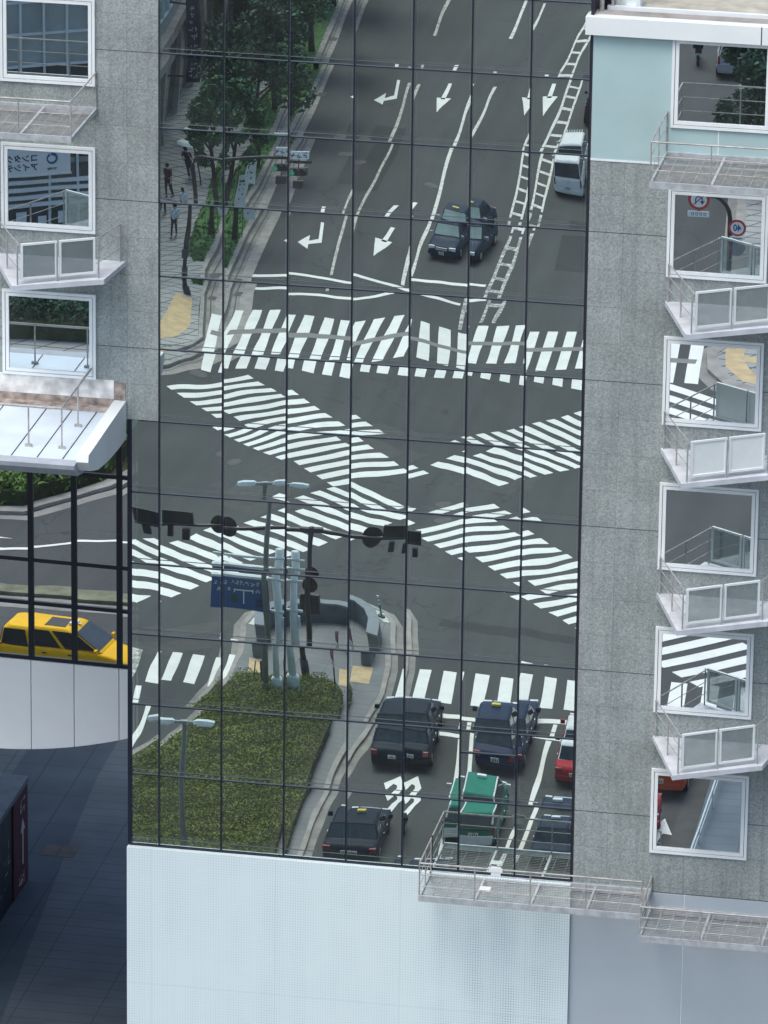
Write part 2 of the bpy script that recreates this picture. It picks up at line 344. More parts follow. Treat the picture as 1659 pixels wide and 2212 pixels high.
def pane_mesh(w, h, mx, my, tx, ty, zc, rough=3.0, n=14, tw=0.0):
    k = 1.0/(2*13365*rho(zc)); pm = 85.3
    ax, ay = tx*k, ty*k; kx, kz = (mx-1)*pm*k, (my-1)*pm*k
    ph = [glass_rng.uniform(0, 6.28) for _ in range(6)]; am = [glass_rng.uniform(-1, 1)*rough*k for _ in range(6)]
    vs = []; fs = []
    q2x, q2z = kx*.26/(w*w/4), kz*.26/(h*h/4)
    for j in range(n+1):
        for i in range(n+1):
            x = (i/n-.5)*w; z = (j/n-.5)*h
            g = ax*x-ay*z+.74*kx*x*x/2+.74*kz*z*z/2+q2x*x**4/4+q2z*z**4/4
            g += -(tw*k/(w/2))*x*z
            g += am[0]*.35*math.sin(2.2*x+1.1*z+ph[0])+am[1]*.22*math.sin((2.2+ph[5]*.25)*z+.8*x+ph[1])+am[2]*.12*math.sin((3.4+ph[4]*.3)*x-2.0*z+ph[2])+am[3]*.035*math.sin(9.5*z+1.5*x+ph[3])+am[4]*.04*math.sin(10.5*x+2.2*z+ph[4])+am[5]*.010*math.sin(19*z+3*x+ph[5])
            vs.append((x, g, z))
    for j in range(n):
        for i in range(n):
            a = j*(n+1)+i; fs.append((a, a+1, a+n+2, a+n+1))
    return vs, fs
def add_pane(name, xc, zc, w, h, y, mx, my, tx, ty, parent, m, rough=3.0, off=(5, 0, 0), tw=0.0):
    vs, fs = pane_mesh(w, h, mx, my, tx, ty, zc, rough, tw=tw)
    mb = MB(); mb.add(vs, fs); mb.keep = True
    o = mb.build(name, m, parent, smooth=True); o.location = (xc-off[0], y-off[1], zc-off[2]); return o
rng = random.Random(5)
for r in range(-3, 11):
    ch = HH if r > -3 else 1.2
    for c in range(-1, 7):
        if c < 0 and r < 5: continue
        x0, x1 = (colx[c], colx[c+1]) if c >= 0 else (XL+.09, 0.0)
        if r == -3: z0, z1 = fz(2*HH), fz(2*HH+1.2)
        else: z0, z1 = fz(-(r+1)*HH), fz(-r*HH)
        if r == 10: z0 = ZB+.02
        t = TILT.get((c, r), (rng.gauss(0, 5), rng.gauss(0, 3)))
        add_pane('glass_pane', (x0+x1)/2, (z0+z1)/2, x1-x0-.03, z1-z0-.03, .03, 1.37 if c >= 0 else 1.05, (1.45 if r == 10 else 1.27), t[0], t[1], office, MIRROR, 7.5, tw=1.5*TWIST.get((c, r), rng.gauss(0, 4)))
b = MB()
for x in colx: b.box(x-.019, x+.019, -.012, .09, ZB, ZT) if x not in (0,) else b.box(-.011, .021, -.024, .09, ZB, ZT)
b.box(XL, XL+.10, -.026, .12, ZB, fz(-9.66))
for r in range(-2, 11):
    z = fz(-r*HH); xs = XL+.1 if r >= 5 else .021
    cuts = [v for v in colx]
    if r >= 6: b.box(XL+.1, -.011, -.008, .085, z-.014, z+.014)
    for i in range(7): b.box(colx[i]+.021, colx[i+1]-.021, -.008, .085, z-.014, z+.014)
b.box(XL+.1, XR-.021, -.009, .085, ZB-.02, ZB+.02)
for r, cc in ((9, 5),):            # the one extra transom seen low on the wall
    b.box(colx[5]+.021, colx[6]-.021, -.008, .085, fz(-(r)*HH-.62), fz(-(r)*HH-.58))
on(b, 'curtain_wall_frame', NAVY)
b = MB()
for r in range(-2, 11):
    for c in range(-1, 7):
        if c < 0 and r < 5: continue
        x0, x1 = (colx[c], colx[c+1]) if c >= 0 else (XL+.1, 0.0)
        z = fz(-(r+1)*HH)+(.04 if r == 10 else 0)
        b.box(x0+.10, x1-.10, .10, .16, z+.135, z+.165)
        b.box(x0+.06, x0+.085, .10, .15, z+.12, z+HH-.1); b.box(x1-.085, x1-.06, .10, .15, z+.12, z+HH-.1)
on(b, 'inner_sill', LEDGE)

for r in range(-2, 11):
    z = fz(-(r+1)*HH)+(.04 if r == 10 else 0); b = MB(); b.box((XL+.11 if r >= 5 else .03), XR-.02, .014, .022, z+.125, z+.136); on(b, 'glazing_bead', BEAD)
# punched windows ----------------------------------------------------
def window(x0, x1, z0, z1, lean=(0, 0), extra=1.0):
    b = MB()
    def ring(a, w, ya, yb):
        b.box(x0+a, x1-a, ya, yb, z1-a-w, z1-a); b.box(x0+a, x1-a, ya, yb, z0+a, z0+a+w)
        b.box(x0+a, x0+a+w, ya, yb, z0+a+w, z1-a-w); b.box(x1-a-w, x1-a, ya, yb, z0+a+w, z1-a-w)
    ring(0, .07, -.085, -.021); ring(.085, .085, -.075, -.021)
    f = on(b, 'window', WHITEF)
    b2 = MB(); s = b2
    a, w = .069, .017
    s.box(x0+a, x1-a, -.05, -.021, z1-a-w, z1-a); s.box(x0+a, x1-a, -.05, -.021, z0+a, z0+a+w); s.box(x0+a, x0+a+w, -.05, -.021, z0+a+w, z1-a-w); s.box(x1-a-w, x1-a, -.05, -.021, z0+a+w, z1-a-w)
    on(b2, 'frame_joint', NAVY, f)
    add_pane('pane', (x0+x1)/2, (z0+z1)/2, x1-x0-.335, z1-z0-.335, -.04, 1.0, 1.0, lean[0], lean[1], f, MIRROR_W, 2.0)
    b3 = MB(); b3.box(x0+.16, x1-.16, -.024, -.0215, z0+.16, z1-.16); on(b3, 'dark_backing', ROOM, f)
for zt in (1.31, -2.54, -6.4): window(-4.05, -1.62, fz(zt-2.25), fz(zt))
for zt in (1.26, -2.585, -6.445, -10.295, -14.155, -18.015): window(12.87, 15.37, fz(zt-2.31), fz(zt))

# angled balconies -----------------------------------------------------
def balcony(pts, z, panel, near_side='left', glass_mat=None):
    """pts A,B,C,D in plan (A and D on the wall)"""
    A, B, C, D = [Vector((p[0], p[1], 0)) for p in pts]
    b = MB(); b.prism([(p.x, p.y) for p in (A, B, C, D)], z-.13, z)
    s = on(b, 'balcony', CONW)
    b = MB()
    def tb(p, q, r=.018): b.tube([p, q], r, 6)
    Zv = lambda p, h: Vector((p.x, p.y, z+h))
    Ai, Bi, Ci, Di = A+(D-A).normalized()*.08+Vector((0, -.08, 0)), B.lerp(D, .07), C.lerp(A, .07), D-(D-A).normalized()*.12+Vector((0, -.08, 0))
    for h in (1.0, .68, .36): tb(Zv(Ai, h), Zv(Bi, h), .019 if h == 1.0 else .011)
    tb(Zv(Ai, 0), Zv(Ai, 1.0), .022); P = Ai.lerp(Bi, .5); tb(Zv(P, 0), Zv(P, 1.0), .022)
    on(b, 'side_rail', RAILST, s); b = MB()
    for h in (1.0, .68, .36): tb(Zv(Di, h), Zv(Ci, h), .019 if h == 1.0 else .011)
    tb(Zv(Di, 0), Zv(Di, 1), .022); on(b, 'side_rail', RAILST, s)
    d = (Ci-Bi); L = d.length; d = d.normalized(); nrm = Vector((d.y, -d.x, 0))
    b = MB(); g = []
    for i in range(2):
        p = Bi+d*(L*i/2+.03); q = Bi+d*(L*(i+1)/2-.03)
        def bar(u, v, h0, h1, t=.028):
            b.add([Zv(u, h0)-nrm*t, Zv(v, h0)-nrm*t, Zv(v, h0)+nrm*t, Zv(u, h0)+nrm*t, Zv(u, h1)-nrm*t, Zv(v, h1)-nrm*t, Zv(v, h1)+nrm*t, Zv(u, h1)+nrm*t], [(0, 1, 2, 3), (4, 5, 6, 7), (0, 1, 5, 4), (1, 2, 6, 5), (2, 3, 7, 6), (3, 0, 4, 7)])
        bar(p, q, .12, .17); bar(p, q, 1.0, 1.05); bar(p, p+d*.05, .17, 1.0); bar(q-d*.05, q, .17, 1.0)
        gb = MB(); t = .006; u, v = p+d*.05, q-d*.05
        gb.add([Zv(u, .17)-nrm*t, Zv(v, .17)-nrm*t, Zv(v, .17)+nrm*t, Zv(u, .17)+nrm*t, Zv(u, 1.0)-nrm*t, Zv(v, 1.0)-nrm*t, Zv(v, 1.0)+nrm*t, Zv(u, 1.0)+nrm*t], [(0, 1, 2, 3), (4, 5, 6, 7), (0, 1, 5, 4), (1, 2, 6, 5), (2, 3, 7, 6), (3, 0, 4, 7)])
        on(gb, 'glass_panel', panel, s)
    on(b, 'balustrade_frame', WHITEF, s)
    for u in (B.lerp(D, .05), (B+C)/2+(A-B)*.04, C.lerp(A, .05)):
        b = MB(); b.tube([Vector((u.x, u.y, z)), Vector((u.x, u.y, z+1.0))], .022, 6); on(b, 'guard_post', GREYST, s)
    return s
BR = [(12.86, -.021), (13.74, -2.6), (15.86, -1.45), (16.1, -.021)]
balcony(BR, fz(-5.54), RAILGLASS)
balcony(BR, fz(-9.39), PALEPAN)  # whitish panels: the reflection of something white is painted into their colour
balcony(BR, fz(-13.26), RAILGLASS)
GREYGL = mirror_mat('grey_balustrade_glass', (.75, .85, .88), .45, 0.0, .2, (.92, .95, .95))
balcony(BR, fz(-17.13), RAILGLASS)
balcony([(-4.3, -.021), (-3.15, -2.65), (-1.04, -1.6), (-.86, -.021)], fz(-5.47), GREYGL)

# grated catwalks --------------------------------------------------------
def catwalk(x0, x1, z, out, rail, bays, left_end=True, right_end=False, step=.11):
    b = MB(); y1 = -out; y0 = -.10
    n = int(out/step)
    for i in range(1, n): b.box(x0+.05, x1-.05, y0-(out-.1)*i/n-.008, y0-(out-.1)*i/n+.008, z-.012, z)
    k = int((x1-x0)/.33)
    for i in range(1, k): xx = x0+(x1-x0)*i/k; b.box(xx-.008, xx+.008, y1+.03, y0, z-.025, z-.013)
    s = on(b, 'catwalk', GRAT)
    b = MB(); b.box(x0, x1, y1-.04, y1+.012, z-.10, z+.06); b.box(x0, x1, y0, -.021, z-.14, z+.05)
    b.box(x0, x0+.05, y1+.012, y0, z-.09, z+.03); b.box(x1-.05, x1, y1+.012, y0, z-.09, z+.03)
    for i in range(1, bays): xx = x0+(x1-x0)*i/bays; b.box(xx-.03, xx+.03, y1+.012, y0, z-.11, z+.004)
    on(b, 'edge_beam', GALV, s)
    b = MB()
    for h, r in ((rail, .024), (rail*.66, .012), (rail*.33, .012)):
        b.tube([(x0+.02, y1-.01, z+h), (x1-.02, y1-.01, z+h)], r, 6)
        if left_end: b.tube([(x0+.02, y1-.01, z+h), (x0+.02, -.03, z+h)], r*.9, 6)
        if right_end: b.tube([(x1-.02, y1-.01, z+h), (x1-.02, -.03, z+h)], r*.9, 6)
    for i in range(bays+1):
        xx = x0+.02+(x1-x0-.04)*i/bays; b.tube([(xx, y1-.01, z-.06), (xx, y1-.01, z+rail)], .02, 6)
    if left_end: b.tube([(x0+.02, -.05, z), (x0+.02, -.05, z+rail)], .02, 6); b.tube([(x0+.02, y1/2, z), (x0+.02, y1/2, z+rail)], .014, 6)
    if right_end: b.tube([(x1-.02, -.05, z), (x1-.02, -.05, z+rail)], .02, 6)
    on(b, 'railing', RAILST, s); return s
catwalk(12.76, 17.2, fz(-1.73), 2.72, 1.06, 3)
catwalk(-5.6, -1.58, fz(-1.54), 2.75, .95, 3, left_end=False, right_end=True)
cw = catwalk(7.18, 12.95, fz(-21.40), 1.72, .95, 4, right_end=False)
catwalk(12.93, 17.6, fz(-21.86), 2.02, .85, 3)
b = MB(); b.box(8.62, 8.90, -.95, -.70, fz(-21.395), fz(-21.385)); on(b, 'white_notice', WHITEP, cw)
b = MB(); b.box(9.05, 9.30, -1.755, -1.745, fz(-20.62), fz(-20.36)); b.box(9.0, 9.35, -1.765, -1.757, fz(-20.52), fz(-20.40)); on(b, 'white_tape', WHITEP, cw)

# canopy over the lower left bay --------------------------------------------
cz = fz(-9.42)
b = MB(); b.box(-7, -1.15, -4.1, -.06, cz-.16, cz-.02); s = on(b, 'canopy', ROOFM)
b = MB()
for x in (-6.2, -5.1, -3.98, -2.86, -2.2, -1.55): b.box(x-.012, x+.012, -4.0, -.3, cz-.02, cz-.008)
on(b, 'roof_seam', BLKPL, s)
prof = [(-.05, .26), (-4.2, .20), (-4.25, .02), (-4.0, -.28), (-3.2, -.52), (-2.2, -.66), (-1.0, -.74), (-.05, -.76)]
rings = [[(x, y, cz+z) for y, z in prof] for x in (-1.15, -.84)]
b = MB(); b.loft(rings); on(b, 'end_cap', WHITEP, s)
pr2 = [(-4.1, .0), (-4.45, -.02), (-4.42, -.14), (-4.1, -.40), (-3.4, -.55), (-3.4, -.2)]
b = MB(); b.loft([[(x, y, cz+z) for y, z in pr2] for x in (-7, -1.151)]); on(b, 'front_fascia', CANED, s)
b = MB()
for h, r in ((1.05, .034),):
    b.tube([(-7, -3.25, cz+h), (-1.75, -3.25, cz+h), (-1.75, -.05, cz+h)], r, 6)
for x, y in ((-6.4, -3.25), (-5.2, -3.25), (-4.0, -3.25), (-2.6, -3.25), (-1.75, -3.25), (-1.75, -1.5)):
    b.tube([(x, y, cz-.02), (x, y, cz+1.05)], .022, 6); b.box(x-.09, x+.09, y-.03, y+.03, cz-.02, cz+.05)
on(b, 'roof_railing', RAILST, s)
b = MB(); b.box(-7, -1.16, -.05, -.021, cz+.28, cz+.78); on(b, 'flashing', DIRTY, s)
b = MB(); b.box(-7, -1.16, -.30, -.051, cz-.02, cz+.10); b.box(-7, -1.16, -.055, -.021, cz+.10, cz+.275); b.box(-1.155, -.86, -.045, -.021, cz+.27, cz+.72); on(b, 'gutter', RUST, s)

# roof terrace edge, upper right -----------------------------------------------
b = MB(); b.box(XR-.12, 20, -.22, .10, fz(1.21), fz(1.66)); s = on(b, 'roof_fascia', WHITEP)
b = MB(); b.box(15.05, 15.075, -.224, -.215, fz(1.21), fz(1.66)); on(b, 'fascia_joint', BLKPL, s)
b = MB(); b.box(XR+.07, 20, .10, .42, fz(1.2), fz(1.70)); b.box(XR+.07, 20, .42, .55, fz(1.2), fz(1.62)); on(b, 'coping', CONC, s)
b = MB(); b.box(XR+.3, 20, .55, .68, fz(1.2), fz(1.76)); on(b, 'terrace_kerb', WHITEF, s)
b = MB(); b.box(XR+.3, 20, .68, 9, fz(1.2), fz(1.60)); on(b, 'terrace_floor', BEIGE, s)
b = MB(); b.tube([(XR+.20, .3, fz(1.7)), (XR+.20, .3, fz(3.6))], .06, 8); b.tube([(XR+.42, .6, fz(1.7)), (XR+.42, .6, fz(3.6))], .035, 8); on(b, 'terrace_post', RAILST, s)
b = MB(); b.box(XR+.45, XR+1.05, 1.0, 1.5, fz(1.60), fz(1.95)); b.box(XR+.7, XR+.95, .85, 1.0, fz(1.6), fz(1.72)); on(b, 'floodlight', WHITEF, s)

# perforated white screen and plain metal panels below the glass --------------------
def screen_mat():
    m, n, bs = new_mat('perforated_screen'); p, s = pos_xyz(n)
    per = .068
    fx = mth(n, 'FRACT', mth(n, 'DIVIDE', mth(n, 'ADD', s[0], 10), per)); fzv = mth(n, 'FRACT', mth(n, 'DIVIDE', mth(n, 'ADD', s[2], 10), per*1.06))
    hx = mth(n, 'ABSOLUTE', mth(n, 'SUBTRACT', fx, .5)); hz = mth(n, 'ABSOLUTE', mth(n, 'SUBTRACT', fzv, .5))
    wx = mth(n, 'GREATER_THAN', hx, .36); wz = mth(n, 'GREATER_THAN', hz, .38)
    k = mth(n, 'MAXIMUM', wx, wz)
    dep = ramp(n, noise(n, p, .8, 3), [(.35, .24), (.65, .46)])
    mr = n.nodes.new('ShaderNodeMapRange'); mr.inputs[1].default_value = 6.6; mr.inputs[2].default_value = 8.4; mr.inputs[3].default_value = .55; mr.inputs[4].default_value = 1.2
    n.links.new(s[0], mr.inputs[0])
    mp = n.nodes.new('ShaderNodeMapping'); mp.inputs['Scale'].default_value = (2.2, 1, .12); n.links.new(p, mp.inputs['Vector'])
    band = ramp(n, noise(n, mp.outputs[0], 1.0, 2), [(.4, .75), (.62, 1.15)])
    f = mth(n, 'MULTIPLY', mth(n, 'MULTIPLY', mth(n, 'MULTIPLY', k, dep), mr.outputs[0]), band)
    jl = mth(n, 'MAXIMUM', line_mask(n, s[0], 3.3, .02, 20-.02), line_mask(n, s[2], 3.86, .02, -ZB+20*3.86+3.86-.0))
    c = mixc(n, f, (.72, .85, .86), (.22, .35, .40)); c = mixc(n, mth(n, 'MULTIPLY', jl, .25), c, (.4, .47, .55))
    n.links.new(c, bs.inputs['Base Color']); bs.inputs['Roughness'].default_value = .55
    return m
SCREEN = screen_mat()
b = MB(); b.box(XL, XR+.02, -.16, .6, fz(-31), ZB-.03); on(b, 'perforated_screen', SCREEN)
b = MB(); b.box(XR+.025, 13.79, -.05, .6, fz(-31), fz(-21.45)); b.box(13.815, 40, -.05, .6, fz(-31), fz(-21.45)); on(b, 'metal_panel', SMOOTH)
b = MB(); b.box(13.79, 13.815, -.035, .5, fz(-31), fz(-21.45)); on(b, 'panel_joint', WHITEF)
b = MB(); b.box(XL+.1, 40, 0, .6, .2, fz(-31.01)); on(b, 'base_wall', SMOOTH)

# ================================================================== ANNEX behind the left bay: glass gallery carried over the passage
annex = thing('annex_building', 'recessed glass gallery with thick black mullions above a pale spandrel band', 'building', (-4, 8.2, 0))
dl = math.radians(2.5); nx = Vector((-math.sin(dl), -math.cos(dl), 0)); tx = Vector((math.cos(dl), -math.sin(dl), 0)); P0 = Vector((-.8, 8.0, 0))
def AP(x, out, z):                 # point on the annex face at world x, 'out' metres in front of it
    s = (x-P0.x)/tx.x; p = P0+tx*s+nx*out; return Vector((p.x+4, p.y-8.2, z))
def abox(b, x0, x1, o0, o1, z0, z1):
    b.add([AP(x0, o0, z0), AP(x1, o0, z0), AP(x1, o1, z0), AP(x0, o1, z0), AP(x0, o0, z1), AP(x1, o0, z1), AP(x1, o1, z1), AP(x0, o1, z1)], [(0, 1, 2, 3), (4, 5, 6, 7), (0, 1, 5, 4), (1, 2, 6, 5), (2, 3, 7, 6), (3, 0, 4, 7)])
mx_ = [-11.38, -10.16, -8.95, -7.73, -6.52, -5.30, -4.08, -2.86, -1.64, -.4]
zs = [-19.60, -18.0, -16.75, -14.16, -11.6]
mx_ = [-9.06, -7.83, -6.61, -5.39, -4.17, -2.90, -1.68, -.45]
for i in range(len(mx_)-1):
    for j in range(4):
        w = mx_[i+1]-mx_[i]; h = zs[j+1]-zs[j]; zc = fz((zs[j]+zs[j+1])/2)
        vs, fs = pane_mesh(w-.05, h-.05, 1.06, 1.05, glass_rng.gauss(0, 3), glass_rng.gauss(0, 2), zc, 3.0)
        mb = MB(); mb.add(vs, fs); mb.keep = True
        o = mb.build('glass_pane', ANNEXG, annex, True); p = AP((mx_[i]+mx_[i+1])/2, 0, zc); o.location = p; o.rotation_euler = (0, 0, -dl)
on_an = lambda mb, nm, m: mb.build(nm, m, annex)
for x in mx_: b = MB(); abox(b, x-.075, x+.075, -.08, .05, fz(-19.6), fz(-11.6)); on_an(b, 'mullion', BLACKM)
for z in zs:
    b = MB(); abox(b, mx_[0], mx_[-1], -.075, .045, fz(z)-.055, fz(z)+.055); on_an(b, 'transom', BLACKM)
b = MB(); abox(b, -9.1, -.3, -1.2, -1.0, fz(-19.6), fz(-11.6)); on_an(b, 'dark_room', ROOM)
def sbot(x): t = (x+6.3)/3.6; return -22.33+.02*t+.34*t*t*t*abs(t) if x > -6.3 else -22.33
for i in range(len(mx_)-1):
    b = MB(); x0, x1 = mx_[i]+.012, mx_[i+1]-.012; N = 6
    xs = [x0+(x1-x0)*k/N for k in range(N+1)]
    for k in range(N):
        a, c = xs[k], xs[k+1]; ba, bc = -22.33+.5*max(0, (a+6.3)/3.6)**2+.15*max(0, (a+6.3)/3.6), -22.33+.5*max(0, (c+6.3)/3.6)**2+.15*max(0, (c+6.3)/3.6)
        b.add([AP(a, .09, fz(ba)), AP(c, .09, fz(bc)), AP(c, .09, fz(-19.66)), AP(a, .09, fz(-19.66)), AP(a, -.3, fz(ba)), AP(c, -.3, fz(bc)), AP(c, -.3, fz(-19.66)), AP(a, -.3, fz(-19.66))], [(0, 1, 2, 3), (7, 6, 5, 4), (0, 4, 5, 1), (3, 2, 6, 7), (0, 3, 7, 4), (1, 5, 6, 2)])
    on_an(b, 'spandrel_panel', SPAND)
b = MB(); abox(b, -9.1, -.3, -1.0, -.35, fz(-21.4), fz(-19.7)); b.box(-30, 3.1, 1.2, 16, fz(-21.3), fz(-10)); on_an(b, 'soffit', SPAND)
b = MB(); b.box(-30, -5.2, -.2, 1.1, fz(-21.3), fz(-10)); on_an(b, 'side_wall', SPAND)
# ================================================================== STREET (laid out in X and distance Y in front of the facade; real y = -Y)
def sheet(name, polys, z, m, smooth=False):
    b = MB()
    for p in polys: b.sheet(PV(p), z)
    return struct(b.build(name, m))
def slab(name, poly, z0, z1, m):
    b = MB(); b.prism(PV(poly), z0, z1); return struct(b.build(name, m))
b = MB(); b.sheet([(-300, -600), (300, -600), (300, 200), (-300, 200)], 0); struct(b.build('road', ASPH))
def kx(Y): return -17.2-.064*(Y-88)            # face of the left kerb
def rx(Y): return 3.45-.105*(Y-83.4)          # face of the right kerb
def strip(fx, a, b_, Ys): return [(fx(y)+a, y) for y in Ys]+[(fx(y)+b_, y) for y in reversed(Ys)]
YS = [86.6, 90, 95, 100, 110, 120, 135, 160, 220, 400]
# left pavement
cornerL = [(-16.35, 80.6), (-16.1, 79.3), (-16.35, 78.0), (-17.2, 76.6), (-18.6, 75.4), (-20.4, 74.6), (-26, 73.5), (-60, 70)]
left_walk = cornerL+[(-60, 400)]+[(kx(y)-.22, y) for y in reversed(YS)]+[(-16.9, 83.5)]
slab('left_pavement', left_walk, -.05, .13, PAVE)
kerb = [(kx(y)+.0, y) for y in reversed(YS)]+[(-16.55, 83.5), (-16.08, 80.6), (-15.82, 79.2), (-16.1, 77.8), (-17.05, 76.3), (-18.5, 75.1), (-20.3, 74.3), (-26, 73.2)]
kerb_in = [(kx(y)-.22, y) for y in reversed(YS)]+[(-16.85, 83.5), (-16.33, 80.6), (-16.08, 79.3), (-16.33, 78.0), (-17.2, 76.6), (-18.6, 75.4), (-20.35, 74.6), (-26, 73.5)]
def band(name, o, i, z0, z1, m):
    b = MB()
    for k in range(len(o)-1): b.prism(PV([o[k], o[k+1], i[k+1], i[k]]), z0, z1)
    return struct(b.build(name, m))
band('left_kerb', kerb, kerb_in, -.05, .15, CONC)
g_o = [(kx(y)+max(.5, 1.35-.026*(y-88)), y) for y in reversed(YS)]+[(-15.1, 83.5), (-14.75, 80.6), (-14.7, 78.8), (-15.3, 77.2), (-16.6, 75.4), (-18.3, 74.2), (-20.2, 73.5), (-26, 72.4)]
g_i = [(kx(y)+max(.28, .72-.014*(y-88)), y) for y in reversed(YS)]+[(-15.85, 83.5), (-15.4, 80.6), (-15.25, 79.0), (-15.7, 77.5), (-16.8, 75.8), (-18.4, 74.6), (-20.25, 73.8), (-26, 72.7)]
b = MB()
for k in range(len(g_o)-1): b.sheet(PV([g_o[k], g_o[k+1], g_i[k+1], g_i[k]]), .006)
struct(b.build('left_gutter', CONC))
b = MB()
for k in range(len(g_o)-1): b.sheet(PV([g_i[k], g_i[k+1], (kerb[k+1]), (kerb[k])]), .004)
struct(b.build('gutter_channel', GUTT))
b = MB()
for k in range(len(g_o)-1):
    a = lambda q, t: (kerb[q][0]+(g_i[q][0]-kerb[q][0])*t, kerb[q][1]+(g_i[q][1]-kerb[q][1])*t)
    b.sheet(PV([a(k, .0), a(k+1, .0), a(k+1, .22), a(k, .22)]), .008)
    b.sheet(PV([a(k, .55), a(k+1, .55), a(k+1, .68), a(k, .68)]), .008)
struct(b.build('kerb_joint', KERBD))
sheet('tactile_strip', [[(-18.35, 85.4), (-17.55, 85.1), (-16.85, 80.4), (-17.3, 78.6), (-18.4, 77.0), (-19.5, 76.4), (-19.6, 77.8), (-18.8, 78.7), (-18.25, 80.6)]], .136, TACT)
# planted strip with grass
gy = [88.1, 91, 95, 100, 107, 115, 125, 140, 170]
gr = [(kx(y)-.30, y) for y in gy]; gl = [(-17.95, 88.0), (-18.95, 90.5), (-19.35, 94), (-19.85, 100), (-20.3, 107), (-20.7, 115), (-21, 125), (-22, 140), (-24, 170)]
b = MB(); rg = random.Random(3)
base = list(zip(gl, gr))
for k in range(len(base)-1):
    (l0, r0), (l1, r1) = base[k], base[k+1]; b.sheet(PV([l0, r0, r1, l1]), .16)
for k in range(len(base)-4):
    (l0, r0), (l1, r1) = base[k], base[k+1]
    for _ in range(150):
        t, u = rg.random(), rg.random()
        x = (l0[0]+(r0[0]-l0[0])*u)*(1-t)+(l1[0]+(r1[0]-l1[0])*u)*t; y = l0[1]*(1-t)+l1[1]*t; h = rg.uniform(.08, .22); a = rg.uniform(0, PI); s = rg.uniform(.05, .12)
        b.add([(x-math.cos(a)*s, -y-math.sin(a)*s, .15), (x+math.cos(a)*s, -y+math.sin(a)*s, .15), (x+rg.uniform(-.08, .08), -y+rg.uniform(-.08, .08), .15+h)], [(0, 1, 2)])
b.keep = True
go = b.build('grass', GRASS); go['kind'] = 'stuff'; go['label'] = 'short green grass in the tree strip beside the kerb'
# right pavement
cornerR = [(9.5, 76.7), (6.3, 77.3), (4.6, 78.3), (3.7, 80.2), (3.45, 82.5)]
YR = [83.5, 90, 100, 110, 125, 150, 200, 400]
slab('right_pavement', [(60, 76.7), (60, 400)]+[(rx(y)+.9, y) for y in reversed(YR)]+[(3.9, 82), (4.35, 80.2), (5.2, 78.7), (6.6, 77.9), (9.5, 77.2)], -.05, .13, PAVE)
ko = [(9.5, 76.2), (6.0, 76.9), (4.2, 78.0), (3.25, 80.0), (3.05, 82.4)]+[(rx(y)+.1, y) for y in YR]; ki = [(9.5, 77.2), (6.6, 77.9), (5.2, 78.7), (4.35, 80.2), (3.9, 82)]+[(rx(y)+.9, y) for y in YR]
band('right_kerb', [((a[0]+c[0])/2, (a[1]+c[1])/2) for a, c in zip(ko, ki)], ki, -.05, .15, CONC)
b = MB()
for k in range(len(ko)-1): b.sheet(PV([ko[k], ko[k+1], ki[k+1], ki[k]]), .006)
struct(b.build('right_gutter', GUTT))
sheet('tactile_strip', [[(4.0, 83.6), (4.8, 83.8), (4.95, 81.4), (5.6, 79.9), (7.2, 79.0), (7.0, 78.2), (5.3, 78.9), (4.4, 80.6)]], .136, TACT)
sheet('tactile_strip', [[(4.95, 81.9), (4.95, 81.2), (8, 81.0), (8, 81.7)]], .1365, TACT)

# painted markings ---------------------------------------------------------------
def bars(name, quads, m=WHITE, z=.010): return sheet(name, quads, z, m)
SL = -.085                                           # lanes lean: dX per metre of Y
q = []
x = -15.75
while x < 3.2:
    t = (x+15.75)/19; y0 = 76.75+t*1.8; y1 = 83.55+t*.7
    xl = x+SL*(y0-76.9); q.append([(x+SL*(y0-80)*1.0, y0), (x+.54+SL*(y0-80), y0), (x+.54+SL*(y1-80), y1), (x+SL*(y1-80), y1)]); x += .985
bars('zebra_crossing', q)
q = []
x = -1.55
while x < 10.2:
    q.append([(x+.22, 43.1+.02*x), (x+.78, 43.1+.02*x), (x+.78+SL*3.5, 46.7+.035*x), (x+.22+SL*3.5, 46.7+.035*x)]); x += 1.09
bars('zebra_crossing', q)
q = []
for x in (-12.15, -11.25, -10.2, -9.2, -8.15):
    q.append([(x+.25, 42.9), (x+.75, 42.9), (x+.75-.22, 46.5), (x+.25-.22, 46.5)])
q[1] = [(p[0], p[1]) for p in q[1]]
bars('zebra_crossing', q[:1]+q[2:]); bars('worn_crossing_bar', q[1:2], WORN3)
# repaired trench across the first crossing
sheet('trench_patch', [[(-15.6, 80.1), (-10, 80.2), (-4, 80.9), (3.2, 81.0), (3.2, 81.55), (-4, 81.5), (-10, 80.85), (-15.6, 80.75)]], .012, paint('trench_repair', (.22, .22, .205), .35, (.10, .105, .10)))
def arm(name, P0, P1, Q0, Q1, period, duty, keep, z=.011):
    """zebra bars across a diagonal band between edge P0-P1 and edge Q0-Q1"""
    P0, P1, Q0, Q1 = map(Vector, (P0, P1, Q0, Q1)); d = ((P1-P0).normalized()+(Q1-Q0).normalized()).normalized(); nrm = Vector((-d.y, d.x))
    L = max((P1-P0).dot(d), (Q1-P0).dot(d)); s = min(0, (Q0-P0).dot(d)); quads = []
    def onedge(A, B, s):
        e = (B-A).normalized(); t = (s-(A-P0).dot(d))/e.dot(d); return A+e*t
    while s < L:
        a, bq, c, e = onedge(P0, P1, s), onedge(Q0, Q1, s), onedge(Q0, Q1, s+period*duty), onedge(P0, P1, s+period*duty)
        m = (a+bq)/2
        if keep(a, bq): quads.append([tuple(a), tuple(bq), tuple(c), tuple(e)])
        elif keep(a, a): pass
        s += period
    return bars(name, quads, WHITE, z)
upA = lambda x: 75.9-1.098*(x+13.6); loA = lambda x: 73.3-1.079*(x+16.6)
